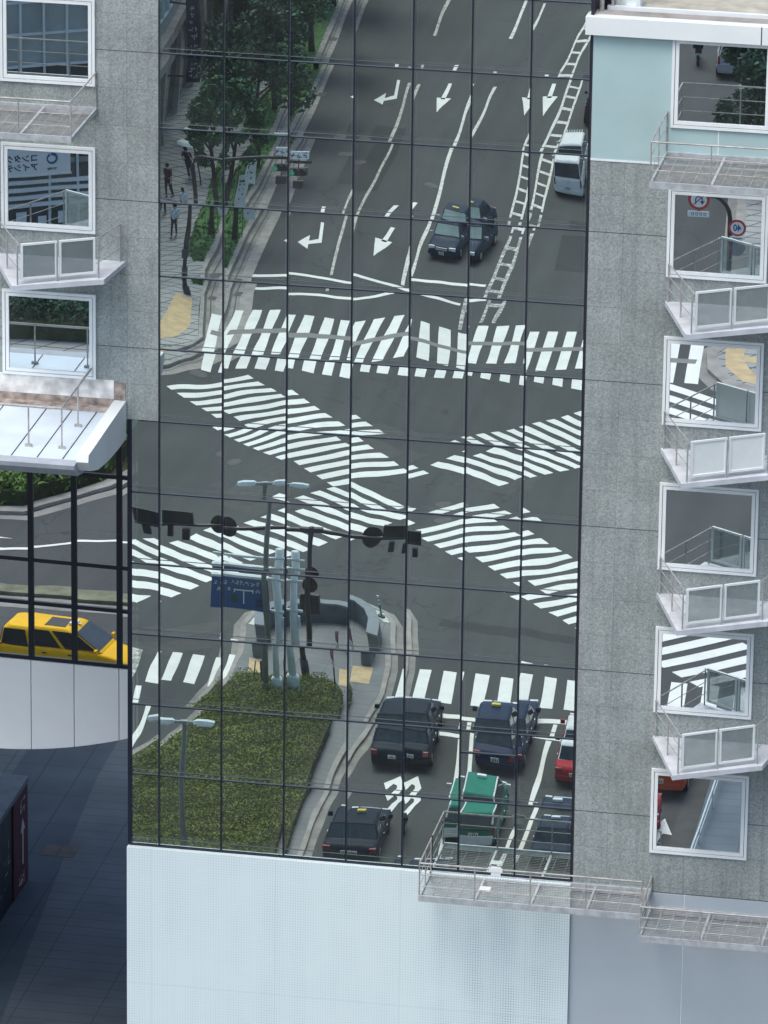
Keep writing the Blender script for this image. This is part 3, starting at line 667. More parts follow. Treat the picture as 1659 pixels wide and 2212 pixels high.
upB = lambda x: 55.2+1.49*(x+13.2); loB = lambda x: 50.3+1.446*(x+12.1)
def outB(a, b):   # both ends outside band B
    f = lambda p: (p.y-upB(p.x)) > -.55 or (p.y-loB(p.x)) < .55
    g = lambda p: 1 if p.y-upB(p.x) > -.55 else -1
    return f(a) and f(b) and g(a) == g(b)
def outA(a, b):
    f = lambda p: (p.y-upA(p.x)) > -.5 or (p.y-loA(p.x)) < .5
    g = lambda p: 1 if p.y-upA(p.x) > -.5 else -1
    return f(a) and f(b) and g(a) == g(b)
arm('diagonal_crossing', (-13.6, 75.9), (10.2, 49.77), (-16.6, 73.3), (8.0, 46.8), 1.05, .56, outB)
arm('diagonal_crossing', (-13.6, 54.6), (2.6, 78.7), (-12.5, 49.7), (3.3, 72.6), 1.05, .56, outA, .013)
# stop lines, lane lines, ladder median, arrows
sheet('stop_line', [[(-15.8, 87.15), (-6.6, 87.9), (-6.6, 88.35), (-15.8, 87.6)]], .010, WHITE)
lA = lambda y: -12.75-.068*(y-88); lB = lambda y: -9.75-.05*(y-88)
def ln(f, y0, y1, w, n=1): return [[(f(y0)-w/2, y0), (f(y0)+w/2, y0), (f(y1)+w/2, y1), (f(y1)-w/2, y1)]]
sheet('lane_line', ln(lA, 88.4, 119, .17), .010, WORN)
sheet('lane_line', ln(lA, 125.5, 136, .17)+ln(lA, 142, 150, .17), .010, WORN)
sheet('lane_line', ln(lB, 88.4, 119, .19)+ln(lB, 126, 136, .19), .010, WORN2)
med = lambda y: -6.05-.052*(y-88)
q = []
for s in (-.36, .36): q += [[(med(97.5)+s-.07, 97.5), (med(97.5)+s+.07, 97.5), (med(160)+s+.07, 160), (med(160)+s-.07, 160)]]
y = 98.2
while y < 150:
    q.append([(med(y)-.29, y), (med(y)+.29, y-.2), (med(y)+.29, y+.25), (med(y)-.29, y+.45)]); y += 2.35
sheet('ladder_marking', q, .0105, WORN2)
sheet('flaking_marking', [[(med(84.4)+s-.09, 84.4), (med(84.4)+s+.09, 84.4), (med(97)+s+.09, 97), (med(97)+s-.09, 97)] for s in (-.34, .34)]+[[(med(y)-.25, y), (med(y)+.25, y-.2), (med(y)+.25, y+.3), (med(y)-.25, y+.5)] for y in (87, 89.4, 92, 94.6)], .0105, WORN3)
def poly(name, pts, m=WHITE, z=.010): return sheet(name, pts, z, m)
def left_arrow(x, y, s=1.0):      # tail away from the viewer, head bending to -X
    k = lambda u, v: (x+u*s+SL*(-v), y-v*s)
    return [[k(-.11, 0), k(.11, 0), k(.16, 4.1), k(-.06, 3.6)], [k(-.06, 3.6), k(.16, 4.1), k(-.62, 4.75), k(-.62, 4.2)], [k(-.62, 3.2), k(-.62, 5.6), k(-1.35, 4.75)]]
def str_arrow(x, y, s=1.0, sl=-SL):
    k = lambda u, v: (x+u*s+sl*v, y-v*s)
    return [[k(-.12, 0), k(.12, 0), k(.12, 3.0), k(-.12, 3.0)], [k(-.42, 2.7), k(.42, 2.7), k(.0, 6.0)]]
def right_arrow(x, y, s=1.0):
    k = lambda u, v: (x+u*s+SL*(-v), y-v*s)
    return [[k(-.11, 0), k(.11, 0), k(.06, 3.6), k(-.16, 4.1)], [k(.06, 3.6), k(-.16, 4.1), k(.5, 4.9), k(.5, 4.4)], [k(.5, 3.4), k(.5, 5.9), k(1.15, 4.9)]]
sheet('road_arrow', left_arrow(-15.6, 119.2, .9), .010, WHITE); sheet('road_arrow', str_arrow(-12.85, 119.4, 1.0, .03), .010, WHITE)
sheet('road_arrow', str_arrow(-9.0, 119.8, 1.05), .0101, WHITE)
sheet('road_arrow', left_arrow(-14.6, 97.0, .9), .010, WHITE); sheet('road_arrow', str_arrow(-11.45, 98.0, 1.0, -.05), .010, WHITE)
# lower right approach
sheet('stop_line', [[(-1.4, 41.35), (4.75, 41.75), (4.75, 42.2), (-1.4, 41.8)]], .010, WHITE)
l1 = lambda y: 1.1-.10*(y-41.4); l2 = lambda y: 4.0-.03*(y-41.6); l0 = lambda y: 7.2-.03*(y-41.6)
sheet('lane_line', ln(l1, 26, 41.35, .17), .010, WHITE); sheet('lane_line', ln(l2, 24, 41.6, .19), .010, WHITE)
k = lambda u, v: (.12+u*.82-.03*v, 36.6-v*.85)
sheet('road_arrow', [[k(-.05, 0), k(-.65, 1.05), k(-.35, 1.9), k(-.2, 1.1), k(.02, 1.25), k(.1, 1.6), k(-.05, 2.3), k(-.1, 3.6), k(.22, 3.6), k(.3, 2.2), k(.42, 1.4), k(.2, .75)]], .010, WHITE)
k = lambda u, v: (7.75+u-.03*v, 34.8-v)
sheet('road_arrow', [[k(.85, -.3), k(.5, 1.0), k(.75, .95), k(.6, 2.8), k(.85, 2.8), k(1.0, .95), k(1.3, 1.0)]], .010, WHITE)
# lower left approach
l3 = lambda y: -10.15-.26*(y-42.3)*.9
sheet('lane_line', [[(-10.22, 42.4), (-10.02, 42.4), (-9.0, 36.0), (-9.2, 36.0)]], .010, WHITE)
b = MB()
for nm, pts, mm in (('road_patch', [(-11.9, 62), (-9.9, 60.6), (-5.4, 69), (-7.3, 70.2)], OLDA), ('road_patch', [(-3.9, 91), (-1.2, 91.2), (-1.9, 97.5), (-4.5, 97.3)], FRESH), ('road_patch', [(-14.9, 101), (-13.2, 101), (-13.6, 110), (-15.3, 110)], FRESH), ('road_patch', [(-3.2, 64.6), (-1.0, 64.2), (-.6, 66.6), (-2.9, 67.0)], OLDA), ('road_patch', [(-1.5, 50.5), (5.5, 49.5), (5.7, 50.4), (-1.4, 51.4)], FRESH), ('road_patch', [(-12.9, 44), (-8.2, 47.8), (-8.2, 49.0), (-12.9, 46.4)], OLDA)):
    sheet(nm, [pts], .0045, mm)
# drains and manholes
for X, Y, w, d in ((-16.5, 86.3, .5, .75), (-18.3, 115.2, .6, .8), (-19.3, 124, .5, .7)):
    b.prism(PV([(X-w/2, Y-d/2), (X+w/2, Y-d/2), (X+w/2, Y+d/2), (X-w/2, Y+d/2)]), .0, .012)
struct(b.build('gully_grate', KERBD))
b = MB()
for X, Y in ((-15.45, 76.2), (-15.4, 106.6), (-3.2, 62.0), (-12.2, 66.3), (-8.6, 57.6), (-11.0, 102.0)):
    b.add([(X+.42*math.cos(a*PI/12), -Y+.42*math.sin(a*PI/12), .011) for a in range(24)], [tuple(range(24))])
struct(b.build('manhole_cover', KERBD))

# traffic island in the lower middle -------------------------------------------------
isl = [(-10.5, 31), (-9.3, 35), (-8.3, 37.6), (-7.75, 40.5), (-7.45, 43.4), (-7.5, 46.6), (-7.75, 48.3), (-7.6, 49.8), (-6.9, 50.8), (-5.7, 51.4), (-4.3, 51.5), (-3.4, 51.2), (-2.95, 50.2), (-2.72, 48.4), (-2.35, 46.2), (-2.05, 43.2), (-2.2, 40), (-2.45, 36), (-2.4, 33), (-2.1, 29), (-1.5, 20), (-1.2, 12), (-14, 12)]
slab('traffic_island', isl, -.05, .14, ISLP)
def off(poly, d):
    out = []
    for i in range(len(poly)):
        a, c = Vector(poly[i-1]), Vector(poly[(i+1) % len(poly)]); t = (c-a).normalized(); out.append((poly[i][0]-t.y*d, poly[i][1]+t.x*d))
    return out
io = off(isl, .22); i2 = off(isl, .55)
if abs(io[0][0]) < abs(isl[0][0]) and False: io, i2 = off(isl, -.24), off(isl, -.75)
band('island_kerb', io[:-1], isl[:-1], -.05, .15, CONC)
b = MB()
for k_ in range(len(isl)-2): b.sheet(PV([i2[k_], i2[k_+1], io[k_+1], io[k_]]), .007)
struct(b.build('island_gutter', GUTT))
sheet('tactile_strip', [[(-7.15, 46.1), (-6.35, 46.1), (-6.1, 44.2), (-6.9, 44.2)]], .146, TACT); sheet('tactile_strip', [[(-3.75, 46.05), (-2.85, 46.1), (-2.65, 44.1), (-3.5, 44.1)]], .146, TACT)

# leafy masses --------------------------------------------------------------------------
def leaf_quads(b, c, s, rg, up=.5):
    n = Vector((rg.gauss(0, 1), rg.gauss(0, 1), rg.gauss(0, 1)+up)).normalized()
    t = n.orthogonal().normalized(); t.rotate(Matrix.Rotation(rg.uniform(0, 6.28), 3, n)); w = n.cross(t)
    c = Vector(c); l = s; k = s*.55
    b.add([c-t*l, c+w*k, c+t*l, c-w*k], [(0, 1, 2, 3)])
def hedge(name, outline, h, n, size, m, label, cat, seed, z0=.13):
    rg = random.Random(seed); pts = PV(outline); xs = [p[0] for p in pts]; ys = [p[1] for p in pts]
    t = thing(name, label, cat, (sum(xs)/len(xs), sum(ys)/len(ys), z0)); L = t.location
    def inside(x, y):
        r = False
        for i in range(len(pts)):
            x1, y1 = pts[i-1]; x2, y2 = pts[i]
            if (y1 > y) != (y2 > y) and x < (x2-x1)*(y-y1)/(y2-y1)+x1: r = not r
        return r
    b = MB(); b.prism([(p[0]-L.x, p[1]-L.y) for p in pts], 0, h*.55); b.build('bush_core', SOIL, t)
    b = MB(); b.keep = True; k = 0
    def edge(x, y):
        d = 9
        for i in range(len(pts)):
            a, c = Vector(pts[i-1]), Vector(pts[i]); p = Vector((x, y)); e = c-a; u = max(0, min(1, (p-a).dot(e)/e.length_squared)); d = min(d, (p-a-e*u).length)
        return d
    while k < n:
        x, y = rg.uniform(min(xs)-.3, max(xs)+.3), rg.uniform(min(ys)-.3, max(ys)+.3)
        if not inside(x, y): continue
        e = min(1, edge(x, y)/.55); hh = h*(.55+.45*math.sqrt(e))+.11*math.sin(x*2.1+1)*math.cos(y*1.7)+.07*math.sin(x*4.7+y*3.9)
        z = hh*rg.uniform(.72, 1.05) if e > .6 else hh*rg.uniform(.1, 1.05)
        leaf_quads(b, (x-L.x+rg.gauss(0, .05), y-L.y+rg.gauss(0, .05), z), rg.uniform(.6, 1.25)*size, rg, .9); k += 1
    b.build('leaves', m, t); return t
hedge('island_hedge', [(-7.1, 43.2), (-6.2, 43.6), (-5.2, 43.2), (-4.3, 43.6), (-3.5, 43.4), (-3.1, 42.6), (-2.9, 40), (-2.98, 36), (-2.9, 33), (-2.6, 29), (-2.1, 22), (-1.9, 17), (-11, 17), (-10.2, 29), (-9.0, 34), (-8.1, 37.4), (-7.45, 40.6)], .7, 60000, .052, HEDGE, 'wide clipped hedge mound of olive green leaves filling the traffic island', 'hedge', 1)

def tree(name, X, Y, H, R, label, group=None, seed=1, m=LEAF, n=3000, trunk=.16, low=.36, size=.2):
    rg = random.Random(seed); t = thing(name, label, 'tree', V((X, Y), .13), rg.uniform(0, 6), group)
    b = MB(); lean = rg.uniform(-.3, .3)
    b.tube([(0, 0, 0), (.04, .02, H*.2), (lean*.4, .05, H*.45), (lean, .1, H*.8)], trunk, 8, trunk*.4)
    for i in range(6):
        a = i*1.05+rg.uniform(-.3, .3); z = H*(.34+.07*i); b.tube([(lean*.4*z/(H*.45), .04, z), (math.cos(a)*R*.35, math.sin(a)*R*.35, z+H*.09), (math.cos(a)*R*.7, math.sin(a)*R*.7, z+H*.15)], trunk*.4, 5, trunk*.12)
    b.build('trunk', BARK, t, True)
    b = MB(); b.keep = True; cl = []
    for i in range(26):
        a = rg.uniform(0, 6.28); rr = R*math.sqrt(rg.random())*.85; zz = rg.uniform(low, .95)
        prof = math.sin(PI*min(1, (zz-low+.14)/(1.10-low)))**.6; cl.append((math.cos(a)*rr*prof+lean*zz, math.sin(a)*rr*prof, H*zz, rg.uniform(.45, .8)*R*.42))
    for i in range(n):
        c = rg.choice(cl); d = Vector((rg.gauss(0, 1), rg.gauss(0, 1), rg.gauss(0, .8))).normalized()*c[3]*rg.uniform(.55, 1.12)
        leaf_quads(b, (c[0]+d.x, c[1]+d.y, c[2]+d.z), rg.uniform(.6, 1.3)*size, rg, .7)
    b.build('crown', m, t); return t
TG = 'street trees in the left planted strip'
tree('street_tree', -18.1, 92.8, 7.0, 1.9, 'nearest street tree of the left strip, white banners tied beside its trunk', TG, 1, LEAF, 4200, .19, .5, .16)
tree('street_tree', -18.75, 102.6, 7.8, 2.5, 'second street tree of the left strip, just behind the signal arm', TG, 2, LEAF2, 5200, .17, .42, .17)
tree('street_tree', -19.3, 111.0, 8.4, 2.8, 'tall street tree third along the left strip, wide dark crown', TG, 3, LEAF, 5600, .2, .36, .18)
tree('street_tree', -19.9, 120.5, 8.6, 2.9, 'bushy street tree fourth along the left strip', TG, 4, LEAF2, 5600, .2, .34, .18)
tree('street_tree', -20.4, 130.5, 8.8, 3.0, 'street tree fifth along the left strip, farthest one at the kerb bend', TG, 5, LEAF, 5200, .2, .34, .19)
tree('pavement_tree', -21.3, 113.5, 7.0, 1.9, 'slim tree close to the shop front with the dark vertical signs', TG, 7, LEAF2, 3600, .16, .4, .17)
tree('pavement_tree', -22.6, 125.5, 8.0, 2.5, 'tree between the shop front and the fourth kerb tree', TG, 8, LEAF, 3600, .17, .36, .18)
tree('roadside_tree', 1.7, 111.5, 6.2, 2.2, 'dark tree on the right pavement, leaning over the kerb behind the silver car', None, 9, LEAF2, 4400, .17, .12, .17)
tree('roadside_tree', 1.3, 118.0, 6.6, 2.4, 'dark tree on the right pavement, second from the crossing', None, 10, LEAF, 4400, .17, .14, .17)
tree('roadside_tree', 2.4, 105.5, 5.6, 1.8, 'low leafy tree on the right pavement, nearest the crossing', None, 12, LEAF2, 3600, .14, .15, .17)
hedge('shop_hedge', [(-26.5, 77.6), (-20.0, 78.0), (-20.3, 86.2), (-26.5, 86.2)], 1.3, 11000, .11, LEAF2, 'dark shrub bed at the left pavement corner', 'hedge', 5)
hedge('verge_shrubs', [(-27, 40.9), (-22.6, 41.4), (-21.6, 43.1), (-20.6, 44.8), (-20.7, 50), (-28, 50)], 1.0, 11000, .14, SHRUB, 'loose bright green shrubs behind the curved kerb at the far left', 'hedge', 6)
# junction seen in the annex: kerb of the shrubs, verge strip, edge line
band('verge_kerb', [(-28, 40.0), (-24, 40.4), (-22.4, 40.7), (-21.3, 42.4), (-20.1, 44.2), (-19.7, 46), (-19.6, 50)], [(-28, 40.5), (-24, 40.9), (-22.6, 41.3), (-21.6, 42.9), (-20.5, 44.6), (-20.1, 46.2), (-20.0, 50)], -.02, .15, CONC)
slab('verge_bed', [(-28, 40.5), (-24, 40.9), (-22.6, 41.3), (-21.6, 42.9), (-20.5, 44.6), (-20.1, 46.2), (-20.0, 50), (-28, 50)], -.02, .14, SOIL)
sheet('verge_gutter', [[(-28, 39.5), (-24, 39.9), (-22.1, 40.2), (-20.9, 41.9), (-19.7, 43.8), (-19.3, 46), (-19.6, 46), (-20.0, 44.2), (-21.2, 42.4), (-22.3, 40.7), (-24, 40.4), (-28, 40.0)]], .006, GUTT)
sheet('edge_line', [[(-26, 36.3), (-21.9, 36.75), (-20.8, 37.2), (-19.6, 38.2), (-18.2, 38.8), (-16.5, 39.2), (-16.5, 39.4), (-18.2, 39.0), (-19.6, 38.45), (-20.8, 37.45), (-21.9, 37.0), (-26, 36.55)], [(-25.5, 37.8), (-21.9, 38.05), (-25.5, 38.6)]], .010, WHITE)
MOSS = mat('mossy_verge', (.20, .21, .14), .95, var=.35, scale=1.5)
slab('verge_strip', [(-30, 32.4), (-20.5, 32.45), (-15.2, 32.9), (-13.4, 33.4), (-15.2, 33.95), (-20.5, 33.25), (-30, 33.2)], -.02, .12, MOSS)
sheet('verge_edge', [[(-30, 31.6), (-20.5, 31.65), (-15.0, 32.1), (-12.9, 33.0), (-13.5, 33.5), (-15.2, 32.75), (-20.5, 32.35), (-30, 32.3)]], .006, GUTT)
# footway on the far lower right with its white rail line
slab('right_footway', [(9.9, 20), (9.75, 33), (9.6, 39), (9.8, 43), (30, 43), (30, 20)], -.02, .13, PLAZA)
sheet('footway_kerb_band', [[(8.95, 20), (9.0, 33), (9.0, 39), (9.2, 43), (9.8, 43), (9.6, 39), (9.75, 33), (9.9, 20)]], .006, OLDA)
b = MB()
b.tube([V((10.0, 24), .75), V((9.98, 33), .75), V((9.9, 42), .75)], .03, 6); b.tube([V((10.0, 24), .45), V((9.98, 33), .45), V((9.9, 42), .45)], .018, 6)
for y in (24, 27, 30, 33, 36, 39, 42): b.tube([V((9.97, y), .1), V((9.97, y), .78)], .028, 6)
tag(b.build('guard_rail', LIGHTST), 'long pale pedestrian guard rail along the kerb at the lower right', 'railing')
# passage floor and signs under the annex
b = MB(); b.sheet([(-60, 60), (-.9, 60), (-.9, -9), (-60, -9)], .02); struct(b.build('plaza', PLAZA))
b = MB()
for x, y in ((-9.75, 28.3), (-9.2, 28.3)): b.box(x-.28, x+.22, y-.45, y+.45, .026, .032)
struct(b.build('gully_grate', KERBD))
DKRED = mat('dark_red_panel', (.10, .022, .04), .5, var=.2); DKPAN = mat('black_panel', (.012, .016, .025), .3, spec=.6)
w = thing('sign_wall', 'dark free standing wall with a deep red panel and a white upward arrow', 'sign wall', (-9.9, 24, .02))
b = MB(); b.box(-2.2, -.06, -5, 1.9, 0, 3.25); b.build('wall', DKPAN, w)
b = MB(); b.box(-2.3, .0, -5.1, 1.98, 3.25, 3.42); b.build('coping', STONE_T, w)
b = MB(); b.box(-.06, -.02, .1, 1.9, .02, 3.24); b.build('red_panel', DKRED, w)
WHT = mat('white_lettering', (.62, .62, .62), .6, var=.03)
b = MB(); b.add([(-.012, 1.15, .8), (-.012, 1.3, .8), (-.012, 1.3, 1.9), (-.012, 1.5, 1.9), (-.012, 1.22, 2.35), (-.012, .95, 1.9), (-.012, 1.15, 1.9)], [(0, 1, 2, 3, 4, 5, 6)]); b.build('arrow', WHT, w)
b = MB(); rg = random.Random(4)
def strokes(b, x, y0, y1, z0, z1, n, rg, th=.03):
    for i in range(n):
        y = rg.uniform(y0, y1); z = rg.uniform(z0, z1); l = rg.uniform(.05, .16)
        if rg.random() < .5: b.box(x-.002, x+.002, y-l, y+l, z-th/2, z+th/2)
        else: b.box(x-.002, x+.002, y-th/2, y+th/2, z-l, z+l)
strokes(b, -.012, .9, 1.5, 2.55, 3.0, 9, rg); strokes(b, -.012, .7, 1.4, .15, .6, 9, rg); strokes(b, -.052, -2.5, -.2, .6, 2.2, 22, rg, .025)
b.build('lettering', WHT, w)
struct(MB().sheet([(-9.9, 44), (-9.75, 34.5), (-9.35, 29), (-8.15, 15), (-7.9, 12), (-12.5, 12), (-12.5, 44)], .024).build('plaza_shade_strip', pavers('shade_strip_paving', (.07, .105, .14), (.04, .06, .08), 1.2, 2.4, .04)))  # darker sheet paints in the shade lying on the plaza
w = thing('passage_shade_wall', 'plain grey wall added beside the covered passage to darken it', 'wall', (-16, 30, .02)); b = MB(); b.box(-.3, .3, -22, 22, 0, 12); b.build('wall', SPAND, w)  # out of view, added to block light from the passage
w = thing('passage_end_shade_wall', 'grey wall added behind the passage to keep it dark', 'wall', (-10, 47, .02)); b = MB(); b.box(-8, 9, -.3, .3, 0, 13); b.build('wall', SMOOTH, w)  # unseen back wall, added so the passage falls into deep shade

# corner shop building on the left --------------------------------------------------------
shop = thing('shop_building', 'glass fronted corner building behind the left pavement with a white shop sign', 'building', V((-26.5, 92.1), .13))
fa = math.atan2(-(94.0-90.2), -23.3+30.0)          # heading of the angled front in real x, y
ex = Vector((math.cos(fa), math.sin(fa), 0)); en = Vector((ex.y, -ex.x, 0))
if en.y < 0: en = -en                               # front looks back towards the office block (+y)
SO = Vector((-26.5, -92.1, .13))
def SP(u, o, z): p = Vector((-23.3, -94.0, 0))+ex*u+en*o-SO; return (p.x, p.y, z-.13)
def sbox(b, u0, u1, o0, o1, z0, z1):
    b.add([SP(u0, o0, z0), SP(u1, o0, z0), SP(u1, o1, z0), SP(u0, o1, z0), SP(u0, o0, z1), SP(u1, o0, z1), SP(u1, o1, z1), SP(u0, o1, z1)], [(0, 1, 2, 3), (4, 5, 7-1, 7), (0, 1, 5, 4), (1, 2, 6, 5), (2, 3, 7, 6), (3, 0, 4, 7)])
CW = mat('shop_glass_panel', (.27, .35, .36), .25, var=.18, scale=.9, spec=.8); DKGL = mat('shop_dark_glass', (.02, .04, .045), .08, spec=.8); WHITEM = mat('shop_white_mullion', (.62, .70, .72), .5, var=.05)
b = MB(); b.add([], []); pl = [SP(0, 0, 0)[:2], SP(-14, 0, 0)[:2], SP(-14, -14, 0)[:2], (-30-SO.x, -170-SO.y), (-26.6-SO.x, -150-SO.y)]
b.prism([(p[0], p[1]) for p in pl], 0, 17); b.build('wall', CW, shop)
b = MB(); sbox(b, -13.8, -.1, 0, .05, 5.7, 7.0); sbox(b, -13.8, -.1, 0, .06, .15, 2.75); sbox(b, -2.6, -.15, 0, .07, 3.0, 4.4); b.build('dark_glazing', DKGL, shop)
b = MB(); u = -.6
while u > -13.5: sbox(b, u-.045, u+.045, .0, .13, 5.6, 16.8); u -= 1.0
z = 7.0
while z < 16.8: sbox(b, -13.8, -.1, .0, .11, z-.05, z+.05); z += 1.35
sbox(b, -13.8, -.1, 0, .16, 5.5, 5.7)
for u in (-1.2, -2.4): sbox(b, u-.05, u+.05, .06, .14, .15, 4.6)
b.build('mullion', WHITEM, shop)
b = MB()
for i in range(4): sbox(b, -6.5, -.35, .05, .16, 1.0+i*.33, 1.17+i*.33)
b.build('white_louvre', WHITEP, shop)
b = MB()
for u, w_, z_ in ((-1.8, .5, .5), (-2.7, .35, .35), (-3.6, .45, .6), (-4.4, .4, .4)): sbox(b, u-w_/2, u+w_/2, .06, .075, .2, .2+z_)
b.build('window_display', WHITEP, shop)
# face along the street: dark base, pale band and bays
d2 = Vector((-26.6+23.3, -150+94.0, 0)).normalized(); n2 = Vector((-d2.y, d2.x, 0))
if n2.x < 0: n2 = -n2
def SQ(u, o, z): p = Vector((-23.3, -94.0, 0))+d2*u+n2*o-SO; return (p.x, p.y, z-.13)
def qbox(b, u0, u1, o0, o1, z0, z1):
    b.add([SQ(u0, o0, z0), SQ(u1, o0, z0), SQ(u1, o1, z0), SQ(u0, o1, z0), SQ(u0, o0, z1), SQ(u1, o0, z1), SQ(u1, o1, z1), SQ(u0, o1, z1)], [(0, 1, 2, 3), (4, 5, 6, 7), (0, 1, 5, 4), (1, 2, 6, 5), (2, 3, 7, 6), (3, 0, 4, 7)])
b = MB()
for u in range(1, 54, 2): qbox(b, u-.04, u+.04, 0, .12, 5.6, 16.8)
for z in (5.6, 7.0, 8.35, 9.7, 11.05, 12.4, 13.75, 15.1): qbox(b, 0, 55, 0, .10, z-.05, z+.05)
b.build('mullion', WHITEM, shop)
b = MB()
for u in range(4, 54, 5): qbox(b, u-2.0, u+2.0, 0, .05, .4, 3.6)
b.build('shop_window', DKGL, shop)
b = MB(); qbox(b, 0, 55, 0, .5, 4.1, 4.7)
for u in range(1, 55, 5): qbox(b, u-.25, u+.25, 0, .35, .1, 4.1)
b.build('stone_band', CONC, shop)
# sign board
sg = thing('shop_sign', 'white contact lens shop sign with a blue ring and dark katakana lettering', 'sign', tuple(Vector(SP(-4.25, .22, 2.5))+SO), fa+PI)
sgm = MB(); sgm.box(-2.7, 2.45, -.09, .09, -.05, .95); 
sg.rotation_euler = (0, 0, math.atan2(-ex.y, -ex.x))
sgm.build('board', WHITEP, sg)
b = MB(); b.box(-2.74, 2.49, -.11, .11, .95, 1.05); b.box(-2.74, 2.49, -.11, .11, -.12, -.05); b.build('sign_frame', PALEPAN, sg)
INK = mat('dark_blue_ink', (.02, .05, .13), .5); RINGB = mat('ring_blue', (.02, .13, .30), .5)
# sign front faces the office block (+y side); find which local y that is
loc_front = 1 if (Matrix.Rotation(sg.rotation_euler.z, 3, 'Z') @ Vector((0, 1, 0))).y > 0 else -1
yf = .10*loc_front
rotf = (PI/2, 0, PI if loc_front > 0 else 0)
sx = -1 if loc_front > 0 else 1       # reading direction along local x
text_mesh('lettering', 'コンタクト', .34, INK, sg, (sx*-1.3, yf, .66), rotf, 'LEFT'); text_mesh('lettering', 'アイシティ', .34, INK, sg, (sx*-1.3, yf, .27), rotf, 'LEFT')
b = MB(); N = 28
vs = []; fs = []
for i in range(N):
    a = 2*PI*i/N; ro = .25; ri = .165
    vs += [(ro*math.cos(a), 0, ro*math.sin(a)), (ri*math.cos(a)*1.05+sx*.02, 0, ri*math.sin(a)*.85-.01)]
for i in range(N):
    j = (i+1) % N
    if i == 5: continue
    fs.append((2*i, 2*i+1, 2*j+1, 2*j))
b.add([(v[0], yf+.004*loc_front, v[2]) for v in vs], fs); o = b.build('ring_logo', RINGB, sg); o.location = (sx*-1.9, 0, .60)
text_mesh('small_lettering', 'eyecity', .15, INK, sg, (sx*-1.9, yf, .17), rotf)
# vertical dark signs
for i, (Y, z0, z1, lab) in enumerate(((107.6, 2.5, 6.3, 'lower of the two dark blue vertical shop signs with white script'), (107.6, 6.6, 10.2, 'upper of the two dark blue vertical shop signs with white script'))):
    t = thing('vertical_sign', lab, 'sign', V((-22.6, Y), z0), 0, 'dark vertical shop signs')
    b = MB(); b.box(-.38, .38, -.1, .1, 0, z1-z0); b.build('board', C_NAVY, t)
    b = MB(); rg = random.Random(i+20)
    z = .3
    while z < z1-z0-.25:
        for _ in range(4):
            x = rg.uniform(-.2, .2); l = rg.uniform(.04, .14); zz = z+rg.uniform(-.1, .1)
            if rg.random() < .5: b.box(x-l, x+l, .101, .106, zz-.025, zz+.025)
            else: b.box(x-.025, x+.025, .101, .106, zz-l, zz+l)
        z += .42
    b.build('lettering', WHT, t)
    b = MB(); b.box(-1.6, -.38, -.05, .05, .3, .4); b.box(-1.6, -.38, -.05, .05, z1-z0-.4, z1-z0-.3); b.build('bracket', DARKM, t)

# ------------------------------------------------------------------ street furniture
def circle_pts(r, n=24): return [(r*math.cos(2*PI*i/n), r*math.sin(2*PI*i/n)) for i in range(n)]
def sign_disc(b, x, y, z, r, y1, n=28): b.tube([(x, y, z), (x, y1, z)], r, n)
REDM = mat('sign_red', (.50, .05, .05), .5, var=.04); SBLUE = mat('sign_blue', (.035, .10, .28), .5, var=.04); GREENL = mat('signal_green_lens', (.05, .5, .3), .3)
GREENL.node_tree.nodes['Principled BSDF'].inputs['Emission Color'].default_value = (.08, .9, .5, 1); GREENL.node_tree.nodes['Principled BSDF'].inputs['Emission Strength'].default_value = .05
def curved_pole(name, X, Y, h, reach, lab, cat, r=.10):
    t = thing(name, lab, cat, V((X, Y), .13)); s = 1 if reach > 0 else -1; a = abs(reach)
    pts = [(0, 0, 0), (0, 0, h*.5), (0, 0, h-.9)]+[(s*(.9-.9*math.cos(k*PI/10)), 0, h-.9+.9*math.sin(k*PI/10)) for k in range(1, 6)]+[(s*a*.6, 0, h+.03), (s*a, 0, h-.02)]
    b = MB(); b.tube(pts, r, 10, r*.65); b.build('pole', DARKM, t, True)
    b = MB(); b.tube([(0, 0, 0), (0, 0, .5)], r*1.5, 10); b.box(-.14, .14, -.05, .22, 1.0, 1.5); b.build('base_collar', DARKM, t)
    return t
t = curved_pole('traffic_signal', -17.85, 85.7, 5.65, 4.7, 'dark curved mast at the left kerb carrying a lit green traffic light', 'traffic light', .11)
b = MB(); b.box(3.55, 4.5, -.12, .10, 4.98, 5.36); b.build('signal_housing', DARKM, t)
for i in range(3):
    b = MB(); b.tube([(3.65+i*.35, .10, 5.17), (3.65+i*.35, .13, 5.17)], .16, 16); b.build('signal_lens', GREENL if i == 0 else BLKPL, t)
    b = MB(); b.add([(3.65+i*.35+.17*math.cos(a*PI/8), .10+d, 5.17+.17*math.sin(a*PI/8)) for d in (0, .22) for a in range(9)], [(a, a+1, a+10, a+9) for a in range(8)]); b.build('visor', DARKM, t)
b = MB(); b.box(3.6, 4.5, -.03, .03, 5.8, 6.2); b.build('name_board', WHITEP, t)
b = MB(); rg = random.Random(9)
for k_ in range(3):
    for _ in range(7):
        x = 3.72+k_*.3+rg.uniform(-.09, .09); z = 6.0+rg.uniform(-.11, .11); l = rg.uniform(.03, .09)
        b.box(x-l, x+l, .031, .036, z-.015, z+.015) if rg.random() < .5 else b.box(x-.015, x+.015, .031, .036, z-l, z+l)
b.build('lettering', SBLUE, t)
b = MB(); b.box(3.7, 4.35, -.1, .12, 4.35, 4.72); b.build('arrow_signal', DARKM, t)
b = MB(); b.box(3.98, 4.03, -.02, .02, 4.7, 5.9); b.build('hanger', DARKM, t)
